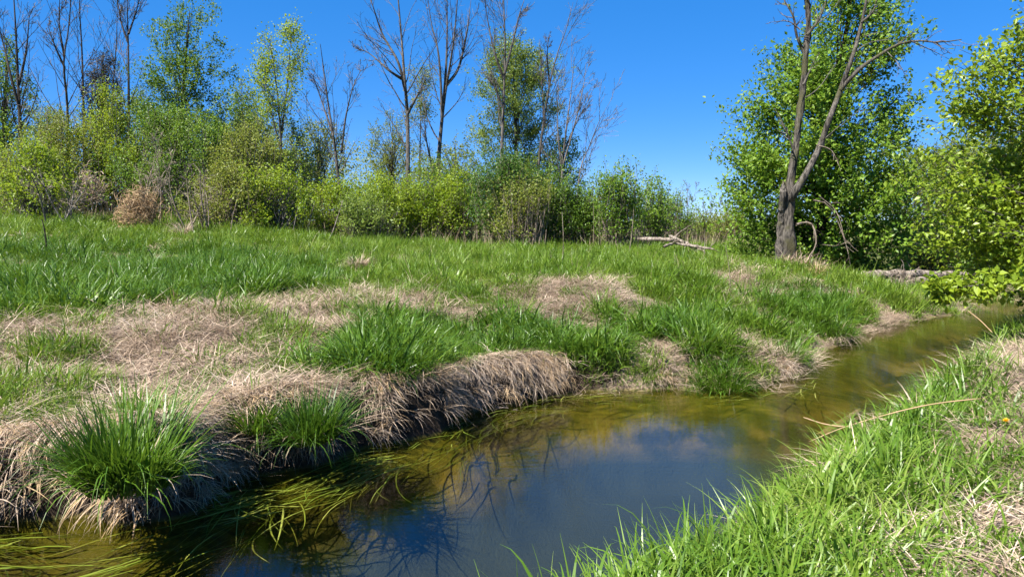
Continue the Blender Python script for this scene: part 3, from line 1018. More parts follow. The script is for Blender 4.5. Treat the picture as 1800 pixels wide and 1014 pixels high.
# dead hero tree
def dead_tree():
    rng = np.random.RandomState(77)
    b = at(1383, 462, DH)
    g = gz(b[0], DH)
    e = empty('dead_tree', (b[0], DH, g), 'tall dead forked tree with a split trunk beside the creek', 'tree')
    A = lambda pts, d=0.: [at(x, y, DH + d + .15 * math.sin(k * 1.7 + x)) for k, (x, y) in enumerate(pts)]
    tr = MB()
    t = A([(1384, 478), (1384, 430), (1385, 380), (1387, 335), (1394, 285), (1402, 230), (1411, 160), (1416, 100), (1421, 45), (1418, 0), (1415, -60), (1420, -130)])
    p = smooth_line(t, 46)
    zrel = np.linspace(0, 1, 46)
    r = np.interp(zrel, [0, .06, .12, .2, .3, .5, .7, .85, 1], [.29, .20, .155, .135, .10, .08, .06, .04, .016])
    V, Q = tubes(p, r, 14)
    an = np.arange(14) * 2 * math.pi / 14
    V = np.array(V)
    c = p[None, :, None]
    fl = 1 + .16 * np.sin(an * 4 + .6)[None, None, :, None] * np.interp(zrel, [0, .2, .5], [1.6, 1, .2])[None, :, None, None] + .10 * np.sin(an * 2 + np.linspace(0, 9, 46)[:, None])[None, :, :, None]
    V = c + (V - c) * (fl + rng.normal(0, .07, (1, 46, 14, 1)))
    V = V + rng.normal(0, .012, V.shape)
    tr.add((V, Q))
    tr.build('trunk', M['bark_hero'], e, True)
    # split-off slab on the left, broken at the top
    s = smooth_line(A([(1369, 476), (1371, 430), (1373, 385), (1376, 340), (1377, 318)], -.05), 24)
    V, Q = tubes(s, np.interp(np.linspace(0, 1, 24), [0, .1, .5, .9, 1], [.17, .12, .10, .075, .012]), 9)
    V = np.array(V) + rng.normal(0, .012, np.shape(V))
    MB().add((V, Q)).build('broken_stub', M['bark_hero'], e, label='broken splinter of wood standing against the trunk')
    main = []
    for pts, r0, d in (([(1390, 352), (1397, 338), (1420, 300), (1441, 258), (1457, 212), (1476, 162), (1495, 110), (1510, 60), (1523, 0), (1530, -60)], .092, -.25),):
        q = smooth_line(A(pts, d), 30)
        rr = r0 * np.interp(np.linspace(0, 1, 30), [0, .06, .12, .6, 1], [1.0, 1.15, .95, .62, .2])
        MB().add(tubes(q, rr, 10)).build('limb', M['bark_hero'], e, True)
        main.append((q, rr))
    lim = [([(1478, 158), (1510, 122), (1545, 98), (1575, 80), (1610, 72), (1650, 75), (1690, 70)], .06, -.3),
           ([(1572, 82), (1590, 70), (1608, 56)], .03, -.3),
           ([(1416, 100), (1400, 62), (1395, 30), (1378, 0), (1370, -30)], .045, .1),
           ([(1419, 62), (1436, 40), (1450, 10), (1462, -40)], .04, -.1),
           ([(1406, 52), (1385, 38), (1352, 40)], .02, .1),
           ([(1412, 150), (1428, 115), (1440, 92)], .03, -.3),
           ([(1394, 262), (1380, 225), (1362, 190)], .028, -.3),
           ([(1514, 40), (1535, 20), (1543, -10)], .03, -.2),
           ([(1600, 72), (1640, 90), (1675, 108)], .018, -.3),
           ([(1560, 92), (1585, 120), (1600, 160)], .014, -.2)]
    P, Rr = [], []
    for pts, r0, d in lim:
        q = smooth_line(A(pts, d), 12)
        P.append(q)
        Rr.append(r0 * np.linspace(1, .18, 12))
        MB().add(tubes(q, Rr[-1], 7)).build('branch', M['bark_hero' if r0 > .025 else 'twig'], e, True)
    P, Rr = np.stack(P), np.stack(Rr)
    q0 = resample(main[0][0], 12)
    t0_ = resample(p[16:], 12)
    P = np.concatenate([P, q0[None], t0_[None]])
    Rr = np.concatenate([Rr, np.full((2, 12), .03)])
    P1, R1 = spawn(rng, P, Rr, 8, .15, 1, (.4, 1.1), .3, 7, .03, .16)
    P2, R2 = spawn(rng, P1, R1, 3, .3, 1, (.3, .9), .5, 5, 0, .15)
    MB().add(tubes(P1, np.maximum(R1, .006), 4)).add(tubes(P2, np.maximum(R2, .004), 3)).build('twigs', M['twig'], e)['kind'] = 'stuff'
    # low hanging dead boughs
    hang = [([(1400, 395), (1425, 392), (1435, 425), (1420, 460)], .035), ([(1430, 352), (1455, 360), (1475, 395), (1490, 440), (1496, 474)], .022), ([(1440, 345), (1470, 372), (1485, 420)], .016),
            ([(1435, 255), (1462, 265), (1478, 300)], .014), ([(1445, 430), (1470, 432), (1490, 425)], .012)]
    P = np.stack([smooth_line(A(h, -.5), 10) for h, _ in hang])
    Rr = np.stack([r * np.linspace(1, .3, 10) for _, r in hang])
    P1, R1 = spawn(rng, P, Rr, 6, .2, 1, (.3, 1.0), .3, 5, -.1, .15)
    for q in range(len(hang)):
        MB().add(tubes(P[q], Rr[q], 5)).add(tubes(P1[q * 6:q * 6 + 6], np.maximum(R1[q * 6:q * 6 + 6], .005), 3)).build('hanging_branch', M['brush'], e, True)
    # straw and roots caught at the foot
    n = 1000
    a = rng.uniform(0, 6.28, n)
    bb = np.stack([b[0] + .35 + .65 * np.sqrt(rng.rand(n)) * np.cos(a), DH - .35 + .35 * np.sin(a), np.zeros(n)], -1)
    bb[:, 2] = terrain(bb[:, 0], bb[:, 1]) + rng.uniform(0, .25, n)
    MB().add(blades(rng, bb, rng.uniform(0, 6.28, n), rng.uniform(.3, 1.5, n), rng.uniform(.25, .7, n), rng.uniform(.010, .02, n), rng.uniform(.3, 1.5, n), 4)).build('caught_straw', M['straw'], e)
    return e
dead_tree()

# near tree on the right bank: leafy boughs reaching in from the right
leafy('box_elder_tree', 'bright yellow-green leafy tree reaching in from the right edge', 'tree',
      [(-40, 1880, 1980), (40, 1770, 2050), (100, 1705, 2080), (170, 1690, 2100), (225, 1715, 2120), (280, 1670, 2140), (330, 1632, 2140), (390, 1620, 2140), (440, 1660, 2130), (480, 1690, 2110), (520, 1730, 2080)],
      11.5, 'leaf_near', 2100, 20, .095, 15, trunk=.16, base_px=1990, depth=.55, shoot=.45, lobes=.38, shell=.6, tight=.08, bmat='bark', nup=1.2, clumps=210, csize=.24, droop=.3)
def low_bough():
    rng = np.random.RandomState(5)
    D = 9.8
    b = at(1960, 470, D)
    e = empty('low_bough', (b[0], D, gz(b[0], D)), 'low leafy yellow-green bough hanging over the creek at the right edge', 'branch')
    main = smooth_line([at(1960, 640, D + .2) * [1, 1, 0] + [0, 0, gz(b[0], D) - .05], at(1930, 545, D), at(1850, 505, D), at(1760, 498, D), at(1690, 505, D), at(1640, 508, D)], 16)
    P1, R1 = spawn(rng, main[None], np.linspace(.03, .006, 16)[None], 16, .35, 1, (.3, 1.0), .16, 6, .02, .2)
    MB().add(tubes(main, np.linspace(.03, .006, 16), 6)).add(tubes(P1, np.maximum(R1, .004), 4)).build('stem', M['bark'], e, True)
    pts = np.vstack([P1[:, 2:].reshape(-1, 3), main[6:]])
    n = 1500
    c = pts[rng.randint(0, len(pts), n)] + rng.normal(0, .06, (n, 3))
    MB().add(leaf_quads(rng, c, rng.normal(0, 1, (n, 3)) + np.array([0, 0, -.4]), rng.uniform(.06, .14, n))).build('leaves', M['leaf_near'], e)
low_bough()

# willow scrub and growth right of the dead tree, far bank of the bend
leafy('willow_scrub', 'feathery olive willow shrub between the big tree and right-hand tree', 'shrub', dome(1668, 222, 470, 105), 29, 'leaf_olive', 1500, 22, .11, 21, .03, shrub=True, group=G_S, wid=.2, shoot=.7, droop=.4, clumps=130, csize=.4, nup=1.1)
leafy('willow_scrub', 'tall olive shrub mostly hidden behind the right-edge tree', 'shrub', dome(1790, 190, 470, 120), 27, 'leaf_olive', 1300, 22, .11, 22, .03, shrub=True, group=G_S, wid=.2, shoot=.7, droop=.4, clumps=130, csize=.4, nup=1.1)
leafy('willow_scrub', 'low grey-green shrub above the creek log on the right', 'shrub', dome(1640, 395, 478, 75), 24, 'leaf_olive', 500, 20, .08, 23, .02, shrub=True, group=G_S, wid=.22)
leafy('willow_scrub', 'low leafy shrub on the right bank under the yellow-green tree', 'shrub', dome(1790, 410, 500, 95), 21, 'leaf_mid', 600, 20, .08, 24, .02, shrub=True, group=G_S)

# --- wood edge, left to right: bare trees
bt = bare_tree
bt('bare tree with dark twin trunk at the far left edge', 33, [[(38, 395), (36, 240), (32, 150), (28, 60), (22, -40)], [(34, 190), (18, 130), (4, 70), (-14, 10)], [(33, 150), (46, 90), (52, 20)]], .17, 101, 'bark_dark')
bt('slim bare tree bending left above the bright left-hand sapling', 31, [[(128, 392), (120, 270), (118, 180), (112, 110), (122, 40), (126, -40)], [(114, 120), (96, 80), (82, 40)], [(113, 100), (104, 40), (106, -20)]], .12, 102, 'bark_dark')
bt('straight bare tree just left of the rusty evergreen', 35, [[(150, 392), (147, 200), (144, 90), (140, 20), (138, -50)]], .13, 103, 'bark_dark', n1=14)
bt('bare tree with dark trunk right of the rusty evergreen', 33, [[(222, 392), (226, 230), (226, 130), (225, 60), (222, -50)], [(226, 60), (238, 25), (250, -20)], [(225, 75), (212, 35), (204, -20)]], .13, 104, 'bark_dark', n1=12)
bt('thin bare tree standing behind the rusty evergreen', 37, [[(196, 392), (198, 180), (204, 90), (206, 20), (206, -40)]], .09, 105, 'bark_dark', n1=12)
bt('dark slanting bare trunk leaning across the left shrubs', 28, [[(152, 310), (128, 265), (95, 215), (66, 170)]], .07, 106, 'bark_dark', n1=6, t0=.5) if False else None
bt('slender tree with yellow-green leaves low and bare twigs above, centre left', 30, [[(497, 400), (495, 290), (490, 190), (482, 120), (474, 70)], [(494, 240), (503, 170), (508, 110), (512, 60)], [(495, 270), (478, 200), (462, 120)]], .11, 107, 'bark', 12, 6, 5, 'leaf_yel', 5200, .10, t0=.15)
bt('V-shaped bare tree between the slender yellow-green tree and the leaning ones', 34, [[(604, 392), (590, 270), (578, 190), (570, 130), (563, 78)], [(600, 270), (608, 205), (622, 150), (638, 118)], [(586, 240), (566, 180), (548, 130)]], .15, 108, 'bark', n1=12)
bt('curving bare shrubby tree at the foot of the V-shaped bare tree', 31, [[(578, 395), (570, 300), (552, 250), (534, 205)], [(570, 305), (590, 260), (600, 225)]], .06, 109, 'bark', n1=9)
bt('tall bare tree with a single trunk and leftward limb, left of centre', 33, [[(716, 395), (717, 290), (716, 200), (711, 140), (706, 70), (700, 0), (694, -70)], [(712, 160), (700, 110), (672, 60), (655, 10), (640, -30)], [(708, 140), (685, 125), (650, 95), (628, 85)], [(717, 200), (735, 165), (748, 140)]], .19, 110, 'bark', n1=12)
bt('tall bare tree splitting into many upright limbs at centre', 34, [[(768, 395), (770, 300), (776, 220), (783, 160), (792, 110), (800, 50), (806, -30)], [(777, 215), (775, 150), (770, 90), (758, 40), (750, -20)], [(785, 150), (806, 120), (820, 60), (828, 0)], [(768, 320), (752, 260), (745, 210)], [(780, 180), (785, 100), (786, 20), (784, -40)]], .20, 111, 'bark', n1=11)
bt('tall bare tree standing in front of the round leafy crown', 34, [[(880, 395), (882, 270), (886, 160), (888, 90), (886, 20), (884, -50)], [(887, 130), (900, 80), (912, 30), (925, -10)], [(886, 140), (870, 95), (858, 40), (850, -10)], [(884, 190), (868, 150), (846, 118)]], .17, 112, 'bark', n1=12)
bt('bare tree leaning right beside the round leafy crown', 35, [[(940, 395), (946, 300), (955, 220), (966, 150), (978, 100), (996, 50), (1004, 15)], [(956, 210), (952, 130), (948, 80)], [(966, 150), (962, 100), (965, 60)]], .14, 113, 'bark', n1=12)
bt('multi-stemmed bare tree right of the round leafy crown', 34, [[(986, 395), (988, 310), (994, 240), (1004, 160), (1010, 100)], [(988, 300), (980, 220), (982, 130)], [(990, 290), (1010, 220), (1026, 150), (1030, 110)], [(994, 260), (1016, 210), (1038, 170)]], .12, 114, 'twig', n1=11)
bt('thin pale bare tree leaning far right at the end of the wood', 33, [[(1010, 395), (1018, 310), (1035, 260), (1055, 210), (1078, 170)]], .07, 115, 'twig', n1=12)
bt('small distant bare tree on the horizon left of the big leafy tree', 48, [[(1210, 402), (1209, 360), (1208, 322)], [(1209, 380), (1220, 345), (1226, 325)]], .05, 116, 'twig', n1=9, n2=6, n3=4)
bt('small distant dark bare tree nearest the big leafy tree', 46, [[(1248, 402), (1250, 375), (1252, 348)], [(1249, 390), (1262, 365), (1270, 348)], [(1249, 390), (1240, 368), (1234, 356)]], .05, 117, 'bark_dark', n1=9, n2=6, n3=4)
bt('sparse olive tree with withered leaves between two bare trees', 36, [[(735, 395), (738, 280), (740, 190), (742, 135)]], .10, 118, 'bark', 14, 6, 5, 'leaf_olive', 2600, .09, t0=.35, l1=.3)

# --- wood edge: leafy trees
leafy('leafy_tree', 'leafy tree cut by the left edge behind bare twin trunk', 'tree', dome(10, 55, 350, 58, .5), 36, 'leaf_mid', 420, 18, .12, 31, .12, group=G_T, bmat='bark_dark', shell=.6)
leafy('leafy_tree', 'tall pointed leafy tree with dark trunk in the left wood', 'tree',
      [(2, 326, 340), (40, 285, 378), (90, 258, 395), (130, 262, 388), (170, 248, 400), (220, 235, 415), (280, 235, 420), (350, 260, 400)], 33, 'leaf_mid', 1500, 20, .11, 32, .14, 325, group=G_T, bmat='bark_dark', shell=.6, lobes=.45, clumps=90, csize=.45, nup=1.1)
leafy('evergreen_tree', 'rusty dark evergreen among bare trunks at left', 'tree', [(84, 176, 182), (105, 160, 200), (140, 148, 212), (180, 140, 222), (260, 140, 230)], 35, 'needle', 420, 22, .10, 33, .10, 182, group=G_T, bmat='bark_dark', wid=.2)
leafy('leafy_tree', 'round leafy tree with pale spring foliage behind bare trunks', 'tree', [(72, 880, 925), (90, 860, 945), (130, 842, 968), (180, 832, 978), (230, 832, 980), (270, 842, 985), (320, 850, 980), (350, 870, 970)], 37, 'leaf_pale', 1900, 20, .105, 34, .14, 905, group=G_T, shell=.55, lobes=.3, clumps=130, csize=.45, nup=1.1)
leafy('leafy_tree', 'hazy olive tree low between slender yellow-green tree and V-shaped one', 'tree', dome(560, 205, 380, 60), 40, 'leaf_olive', 300, 18, .12, 35, .10, group=G_T)
leafy('leafy_tree', 'small olive-green tree behind the single-trunk bare tree', 'tree', dome(690, 195, 390, 52), 40, 'leaf_olive', 420, 18, .12, 36, .10, group=G_T, wid=.22)
leafy('leafy_tree', 'pale leafy tree low behind the many-limbed bare tree', 'tree', dome(800, 245, 390, 55), 42, 'leaf_olive', 320, 18, .12, 37, .10, group=G_T)
leafy('leafy_tree', 'broad leafy tree right of the pointed one in left wood', 'tree', dome(425, 140, 385, 62), 36, 'leaf_pale', 560, 18, .115, 38, .10, group=G_T, shell=.6)
leafy('leafy_tree', 'blue-green leafy tree low behind the leaning bare trees', 'tree', dome(985, 225, 390, 55), 39, 'leaf_mid', 320, 18, .11, 39, .09, group=G_T, shell=.6)

# --- shrubs in front (pixel dome: centre, top, bottom, half width), distance, leaf, shoots, label
SH = [
    (60, 238, 392, 75, 25, 'leaf_yel', 420, 'bright yellow-green sapling at the far left above the meadow'),
    (110, 190, 395, 80, 30, 'leaf_olive', 620, 'olive shrub behind the bright sapling at far left'),
    (190, 140, 395, 85, 31, 'leaf_yel', 760, 'tall yellow-green shrub below the rusty evergreen'),
    (290, 175, 395, 80, 30, 'leaf_mid', 800, 'dense green shrub at the foot of the pointed tree'),
    (360, 190, 395, 70, 29.5, 'leaf_mid', 620, 'green shrub right of the pointed tree trunk'),
    (430, 205, 398, 80, 29, 'leaf_olive', 680, 'olive-green shrub left of the slender yellow-green tree'),
    (520, 180, 400, 60, 31, 'leaf_pale', 520, 'pale shrub around the slender yellow-green tree'),
    (255, 128, 390, 62, 34, 'leaf_mid', 620, 'tall green shrub left of the pointed tree in the left wood'),
    (455, 168, 395, 58, 33, 'leaf_pale', 520, 'tall pale shrub close left of the slender yellow-green tree'),
    (85, 160, 390, 60, 33, 'leaf_pale', 460, 'tall pale shrub between the twin trunk and the slim bare tree'),
    (20, 260, 392, 50, 29, 'leaf_olive', 300, 'olive shrub touching the left edge of the picture'),
    (395, 270, 402, 75, 26.5, 'leaf_olive', 420, 'low twiggy olive shrub right of the grey brush tangle'),
    (480, 285, 404, 70, 27, 'leaf_yel', 380, 'low yellowish shrub below the slender tree'),
    (590, 305, 405, 65, 29, 'leaf_yel', 520, 'low bright yellow-green shrub, first of the central hedge'),
    (670, 296, 408, 70, 29, 'leaf_yel', 620, 'bright yellow-green shrub below the single-trunk bare tree'),
    (745, 300, 408, 65, 29.5, 'leaf_yel', 560, 'bright yellow-green shrub below the many-limbed bare tree'),
    (810, 285, 408, 55, 30, 'leaf_yel', 480, 'yellow-green shrub touching the dark green one in the hedge'),
    (890, 250, 412, 72, 28.5, 'leaf_dark', 900, 'tallest dark green shrub at the middle of the hedge'),
    (962, 290, 412, 60, 29, 'leaf_mid', 560, 'mid green shrub right of the tallest dark one'),
    (925, 300, 414, 55, 27, 'leaf_olive', 260, 'thin brownish shrub in front of the tallest dark one'),
    (640, 330, 408, 50, 27, 'leaf_pale', 240, 'low pale shrub in front of the single-trunk bare tree'),
    (770, 262, 400, 50, 33, 'leaf_mid', 300, 'green shrub behind the yellow-green hedge at centre'),
    (1022, 318, 413, 50, 29, 'leaf_mid', 420, 'low green shrub before the sapling pair at hedge end'),
    (1085, 282, 412, 46, 27.5, 'leaf_hero', 420, 'upright bright green sapling at the right end of the hedge'),
    (1145, 305, 410, 42, 30, 'leaf_hero', 340, 'slightly smaller green sapling past the hedge end'),
    (1190, 338, 410, 36, 34, 'leaf_mid', 220, 'small green bush between the last sapling and far bare tree'),
    (1232, 366, 412, 48, 38, 'leaf_olive', 220, 'low brownish-olive bush on the horizon gap'),
    (1285, 352, 420, 44, 36, 'leaf_olive', 200, 'low olive bush touching the left side of the big tree'),
]
for k, (cx, yt, yb, hw, D, lf, ns, lb) in enumerate(SH):
    leafy('shrub', lb, 'shrub', dome(cx, yt + 16, yb, hw), D, lf, int(ns * 1.0), 20, .092, 200 + k, .016, shrub=True, group=G_S, bmat='brush' if k % 2 else 'twig', shoot=.65, lobes=.55, shell=.55, stems=16, tight=.08, clumps=int(ns * .13), csize=.30, nup=1.1)

# far woodland behind the trunks, read as one mass
rng = np.random.RandomState(9)
n = 60000
fx = rng.uniform(-75, 8, n)
fy = rng.uniform(58, 78, n)
top = 3.4 + 5.5 * fbm(fx * .10 + 3, fx * 0 + 4, 3) * sst(32, -14, fx) - 2.6 * sst(-8, 8, fx)
fz = 1.2 + top * rng.rand(n) ** .7
C = np.stack([fx, fy, fz], -1)
MBf = MB().add(leaf_quads(rng, C, rng.normal(0, 1, (n, 3)), rng.uniform(.12, .24, n)))
tag(MBf.build('far_woodland', M['leaf_olive']), 'hazy mass of distant woodland behind the bare trunks', 'woodland', kind='stuff')
fx = rng.uniform(22, 60, n // 2)
fy = rng.uniform(34, 60, n // 2)
fz = .8 + (3.0 + 5 * fbm(fx * .12, fy * .12)) * rng.rand(n // 2) ** .7
k = np.hypot(fx - 10, fy - 20) > 9
C = np.stack([fx, fy, fz], -1)[k]
tag(MB().add(leaf_quads(rng, C, rng.normal(0, 1, C.shape), rng.uniform(.14, .3, len(C)))).build('creekside_woodland', M['leaf_olive']), 'distant olive growth behind the trees at the right', 'woodland', kind='stuff')

# brown dead stems at the foot of the hedge
n = 2600
bx_ = rng.uniform(-22, 9.5, n)
by_ = 25.5 + 2.0 * fbm(bx_ * .3, bx_ * 0, 2) + rng.uniform(0, 5, n)
b = np.stack([bx_, by_, terrain(bx_, by_)], -1)
tag(MB().add(blades(rng, b, rng.uniform(0, 6.28, n), rng.uniform(0, .5, n), rng.uniform(.35, 1.15, n), rng.uniform(.008, .018, n), rng.uniform(0, .8, n), 3)).build('dead_stalks', M['straw_dark']),
    'brown dead stalks standing along the foot of the hedge', 'dead stalks', kind='stuff')

n = 260
a_ = rng.uniform(R_(-38), R_(22), n)
d_ = np.sqrt(rng.uniform(64, 576, n))
bx_, by_ = d_ * np.sin(a_), d_ * np.cos(a_)
bz_, bs_, bf_ = terrain(bx_, by_, True)
k = bf_ & (bs_ > 1)
n = k.sum()
tag(MB().add(blades(rng, np.stack([bx_, by_, bz_], -1)[k], rng.uniform(0, 6.28, n), rng.uniform(0, .9, n), rng.uniform(.3, .75, n), rng.uniform(.004, .008, n), rng.uniform(0, 1.2, n), 5)).build('dry_stems', M['straw']),
    'scattered thin pale dry stems among the meadow grass', 'dry stems', kind='stuff')

# ------------------------------------------------------------------ dead vine heaps, brush, logs, sticks
def heap(px, py, w, h, D, n, label, mat, seed, name='vine_heap', top=.0):
    rng = np.random.RandomState(seed)
    c = at(px, py, D)
    g = gz(c[0], D)
    e = empty(name, (c[0], D, g), label, 'dead vines', 'dead vine and straw heaps at the meadow edge')
    s = D / FPX
    if name == 'straw_heap':
        hh = h * s
        a = rng.uniform(0, 6.28, n)
        rr = w * s * .22 * np.sqrt(rng.rand(n))
        b = np.stack([c[0] + rr * np.cos(a), D + rr * np.sin(a), np.full(n, g - .03)], -1)
        MB().add(blades(rng, b, a + rng.normal(0, .4, n), rng.uniform(.1, .7, n), rng.uniform(.8, 1.5, n) * (hh + .12), rng.uniform(.008, .015, n), rng.uniform(.8, 2.2, n), 5)).build('dry_leaves', M[mat], e)
        return
    W, Hh = w * s / 2, h * s
    a = rng.uniform(0, 6.28, n)
    el = rng.uniform(.05, 1.0, n)
    p0 = np.stack([c[0] + W * np.cos(a) * np.sqrt(1 - el ** 2 * .8), D + W * np.sin(a) * np.sqrt(1 - el ** 2 * .8), c[2] - Hh / 2 + Hh * el], -1)
    p0 = p0 + rng.normal(0, .13, (n, 3)) + (fbm(a * 2 + seed, el * 3 + seed, 2) - .5)[:, None] * [.5, .5, .6]
    d = nrm(np.stack([-np.sin(a), np.cos(a), rng.normal(0, .9, n)], -1) + rng.normal(0, .6, (n, 3)))
    cen = np.array([c[0], D, c[2] - Hh * .2])
    pts = [p0]
    L = rng.uniform(.4, 1.1, n)[:, None] * max(W, .3) * 1.3
    for k in range(6):
        inw = nrm(cen - pts[-1])
        d = nrm(d + inw * .28 + np.array([0, 0, -.12]) + rng.normal(0, .12, (n, 3)))
        pts.append(pts[-1] + d * L / 6)
    P = np.stack(pts, 1)
    P[..., 2] = np.maximum(P[..., 2], g + .02)
    MB().add(tubes(P, np.full((n, 7), .008) * rng.uniform(.6, 1.4, (n, 1)), 3)).build('dry_strands', M[mat], e)
    m_ = n // 3
    q = p0[:m_] * .8 + cen * .2
    MB().add(blades(rng, q, rng.uniform(0, 6.28, m_), rng.uniform(.2, 1.6, m_), rng.uniform(.2, .6, m_), rng.uniform(.01, .02, m_), rng.uniform(.4, 2, m_), 4)).build('dry_leaves', M[mat], e)
heap(245, 366, 58, 54, 24.5, 620, 'rounded golden-tan heap of dead vines at the meadow edge', 'straw_gold', 1)
heap(160, 330, 44, 56, 25.5, 260, 'pale dead vine mat draped on brush left of the rounded heap', 'straw', 2)
heap(632, 420, 34, 26, 15.5, 260, 'small drooping straw heap standing alone in the meadow', 'straw', 3, 'straw_heap')
heap(320, 385, 26, 30, 23, 160, 'pale upright straw wisp right of the rounded vine heap', 'straw', 4, 'straw_heap')
heap(1365, 476, 22, 16, 14.5, 180, 'little pale straw heap in grass left of the dead tree foot', 'straw', 5, 'straw_heap')
heap(1438, 478, 20, 24, 17.5, 160, 'brown straw cone in grass right of the dead tree foot', 'straw_gold', 6, 'straw_heap')

def brush(px0, px1, y0, y1, D, n, label, seed, mat='brush'):
    rng = np.random.RandomState(seed)
    cx = (px0 + px1) / 2
    c = at(cx, y1, D)
    g = gz(c[0], D)
    e = empty('dead_brush', (c[0], D, g), label, 'brush', 'tangles of dead grey brush')
    a0, a1 = at(px0, y0, D)[0], at(px1, y0, D)[0]
    zt = at(cx, y0, D)[2]
    b = np.stack([rng.uniform(a0 * .7 + a1 * .3, a0 * .3 + a1 * .7, n), D + rng.normal(0, .4, n), np.full(n, g - .05)], -1)
    t = np.stack([rng.uniform(a0, a1, n), D + rng.normal(0, .9, n), g + (zt - g) * rng.uniform(.5, 1, n)], -1)
    m = b * .5 + t * .5 + rng.normal(0, .2, (n, 3))
    u = np.linspace(0, 1, 10)[None, :, None]
    P = b[:, None] * (1 - u) ** 2 + 2 * m[:, None] * u * (1 - u) + t[:, None] * u ** 2
    R0 = np.linspace(.028, .007, 10)[None] * rng.uniform(.5, 1.2, (n, 1))
    P1, R1 = spawn(rng, P, R0, 7, .25, 1, (.4, 1.2), .4, 6, -.05, .2)
    P2, R2 = spawn(rng, P1, R1, 4, .2, 1, (.4, 1.2), .5, 4, -.05, .2)
    MB().add(tubes(P, R0, 5)).build('stems', M[mat], e, True)
    MB().add(tubes(P1, np.maximum(R1, .006), 3)).add(tubes(P2, np.maximum(R2, .005), 3)).build('twigs', M['brush'], e)['kind'] = 'stuff'
brush(225, 300, 235, 390, 26, 10, 'grey dead brush with a broken trunk above the rounded heap', 51)
brush(290, 385, 285, 392, 24.5, 10, 'tangled grey brush fanning right of the rounded vine heap', 52)
brush(60, 170, 300, 392, 23.5, 8, 'thin dead brush under the bright left sapling', 53, 'twig')

def line_obj(name, label, cat, D, pts, r0, r1, mat, group=None, sides=6, seed=0, twigs=0, foot=None, n=16):
    rng = np.random.RandomState(seed)
    P = smooth_line([at(x, y, d) for x, y, d in [(p[0], p[1], p[2] if len(p) > 2 else D) for p in pts]], n)
    e = MB()
    r = np.linspace(r0, r1, n)
    r[0] *= .3
    r[-1] *= .3
    V, Q = tubes(P, r * (1 + rng.normal(0, .12, n)), sides)
    V = V + rng.normal(0, r0 * .09, V.shape)
    e.add((V, Q))
    if twigs:
        P1, R1 = spawn(rng, P[None], np.linspace(r0, r1, n)[None], twigs, .3, 1, (.4, 1.0), .3, 5, 0, .2)
        e.add(tubes(P1, np.maximum(R1, .004), 3))
    o = e.build(name, M[mat], None, True)
    return tag(o, label, cat, group)
GF = 'fallen logs and branches'
line_obj('fallen_log', 'long pale fallen limb lying at the meadow edge past the hedge', 'log', 22, [(1120, 420, 24), (1165, 421, 23.4), (1195, 424, 22.8), (1235, 440, 21.5)], .07, .05, 'bark_pale', GF, 8, 1, 6)
line_obj('fallen_log', 'pale branch propped at an angle on the fallen limb', 'log', 22, [(1176, 414, 23), (1200, 425, 22.2), (1225, 437, 21.3)], .06, .04, 'bark_pale', GF, 8, 2, 5)
line_obj('fallen_log', 'thin low branch lying in front of the fallen limb', 'branch', 22, [(1166, 434, 21.0), (1185, 428, 21.6), (1212, 432, 21.4), (1255, 438, 21)], .045, .03, 'bark_pale', GF, 7, 3, 5)
line_obj('creek_log', 'thick weathered log lying across the creek beyond the bend', 'log', 20, [(1508, 486, 19.6), (1560, 483, 19.8), (1610, 482, 20.0), (1660, 484, 20.2), (1720, 482, 20.4)], .14, .10, 'bark_pale', GF, 12, 4, 0, n=24)
line_obj('creek_log', 'second thinner log just below the weathered creek log', 'log', 20, [(1600, 494, 19.3), (1640, 492, 19.5), (1690, 492, 19.6), (1780, 505, 19.2)], .09, .06, 'bark_pale', GF, 9, 5, 4)
line_obj('bent_reed', 'long pale dead reed arching from the near bank over water', 'reed', 6.3, [(1422, 776, 5.35), (1480, 752, 5.3), (1560, 728, 5.25), (1640, 710, 5.2), (1725, 700, 5.15)], .003, .005, 'straw_gold', 'dead reeds', 5, 6)
line_obj('bent_reed', 'short thin reed crossing the water below the long arching one', 'reed', 6.8, [(1412, 733, 6.0), (1450, 745, 5.7), (1500, 752, 5.5)], .004, .005, 'straw_gold', 'dead reeds', 5, 7)
line_obj('bent_reed', 'thin pale reed leaning from near bank close to the bend', 'reed', 8, [(1700, 545, 8.6), (1722, 562, 8.4), (1745, 585, 8.2)], .004, .006, 'straw_gold', 'dead reeds', 5, 17)
def stick(px, py0, py1, lean, D, r, label, seed, mat='brush'):
    g = at(px, py0, D)
    zg = gz(g[0], D)
    top = at(px + lean, py1, D)
    P = smooth_line([(g[0], D, zg - .08), ((g[0] + top[0]) / 2 + .03, D, (zg + top[2]) / 2), tuple(top)], 10)
    tag(MB().add(tubes(P, np.linspace(r, r * .4, 10), 5)).build('dry_stalk', M[mat], None, True), label, 'stalk', 'dry stalks standing in the meadow')
stick(988, 440, 372, 0, 16, .011, 'thin upright dry stalk in front of the hedge centre', 1)
stick(1236, 440, 402, 2, 19, .012, 'short pale stalk beside the fallen limb', 2, 'bark_pale')
stick(575, 398, 352, 28, 24, .025, 'pale stick leaning right against the yellow-green hedge', 3, 'bark_pale')
stick(400, 400, 372, 10, 23, .016, 'short dry stick near the grey brush tangle', 4)
stick(1104, 412, 368, 10, 21, .014, 'dry stick leaning by the end saplings', 5)
stick(80, 420, 385, -6, 16, .025, 'short dark sapling stem standing in left meadow grass', 6, 'bark_dark')
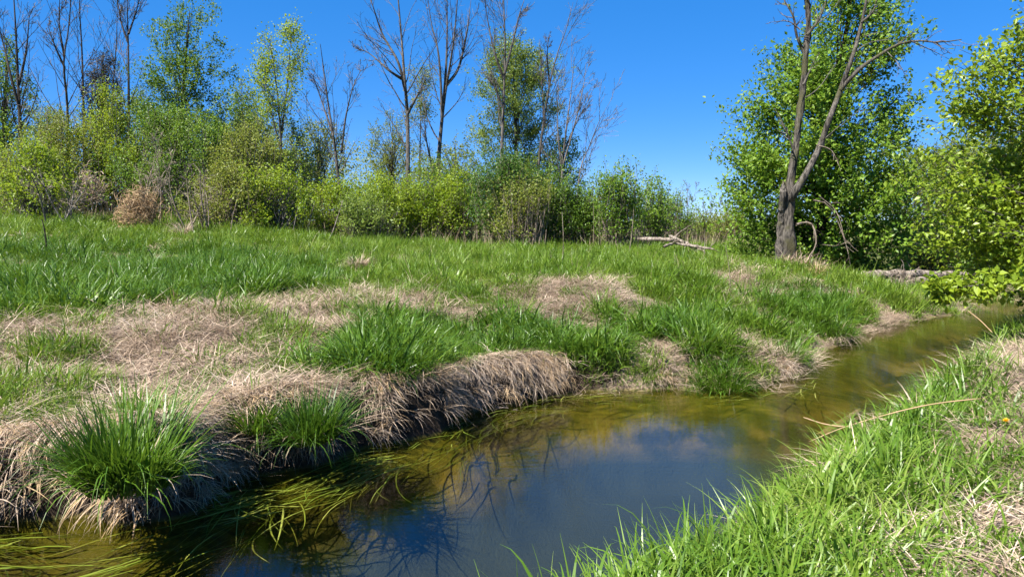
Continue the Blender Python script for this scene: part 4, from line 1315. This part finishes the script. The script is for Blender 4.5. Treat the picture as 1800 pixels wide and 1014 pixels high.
stick(1285, 478, 430, -10, 13, .010, 'dry weed stalk rising from the straw patch in mid meadow', 7)

def root_mass():
    rng = np.random.RandomState(4)
    c = at(1585, 500, 19)
    e = empty('root_mass', (c[0], 19, gz(c[0], 19)), 'brown root mass under the weathered creek log', 'roots')
    n = 260
    p = c + rng.normal(0, 1, (n, 3)) * [.22, .15, .16]
    pts, d = [p], nrm(rng.normal(0, 1, (n, 3)) + [0, -.4, -.6])
    for k in range(5):
        d = nrm(d + rng.normal(0, .3, (n, 3)) + [0, 0, -.1])
        pts.append(pts[-1] + d * .09)
    MB().add(tubes(np.stack(pts, 1), np.full((n, 6), .009), 3)).build('roots', M['brush'], e)
root_mass()

# dandelion on the near bank
def dandelion():
    g = ground_hit(1770, 770)
    D = g[1]
    t = at(1768, 740, D - .25)
    e = empty('dandelion', g, 'single yellow dandelion flower in the near bank grass', 'flower')
    m, n, l = new_mat('dandelion_petals')
    p = n.new('ShaderNodeBsdfPrincipled')
    p.inputs['Base Color'].default_value = (.85, .55, .01, 1)
    p.inputs['Roughness'].default_value = .6
    o = n.new('ShaderNodeOutputMaterial')
    l.new(p.outputs['BSDF'], o.inputs['Surface'])
    rng = np.random.RandomState(8)
    P = smooth_line([(g[0], g[1], g[2] - .02), ((g[0] + t[0]) / 2, g[1] - .02, (g[2] + t[2]) / 2), tuple(t)], 8)
    MB().add(tubes(P, np.full(8, .003), 5)).build('stem', M['near'], e, True)
    k = 110
    a = rng.uniform(0, 6.28, k)
    MB().add(blades(rng, np.repeat(t[None], k, 0), a, rng.uniform(.2, 1.5, k), rng.uniform(.016, .03, k), np.full(k, .006), rng.uniform(0, .5, k), 3)).build('flower_head', m, e)
dandelion()

# pale branch lying on the stream bed
b0, b1 = on_level(1440, 770, -.12), on_level(1510, 722, -.14)
tag(MB().add(tubes(smooth_line([b0, (b0 + b1) / 2 + [.05, 0, .03], b1], 10), np.linspace(.05, .03, 10), 7)).build('sunken_branch', M['straw_gold'], None, True), 'golden sunken branch on the creek bed near the far point', 'branch', GF)
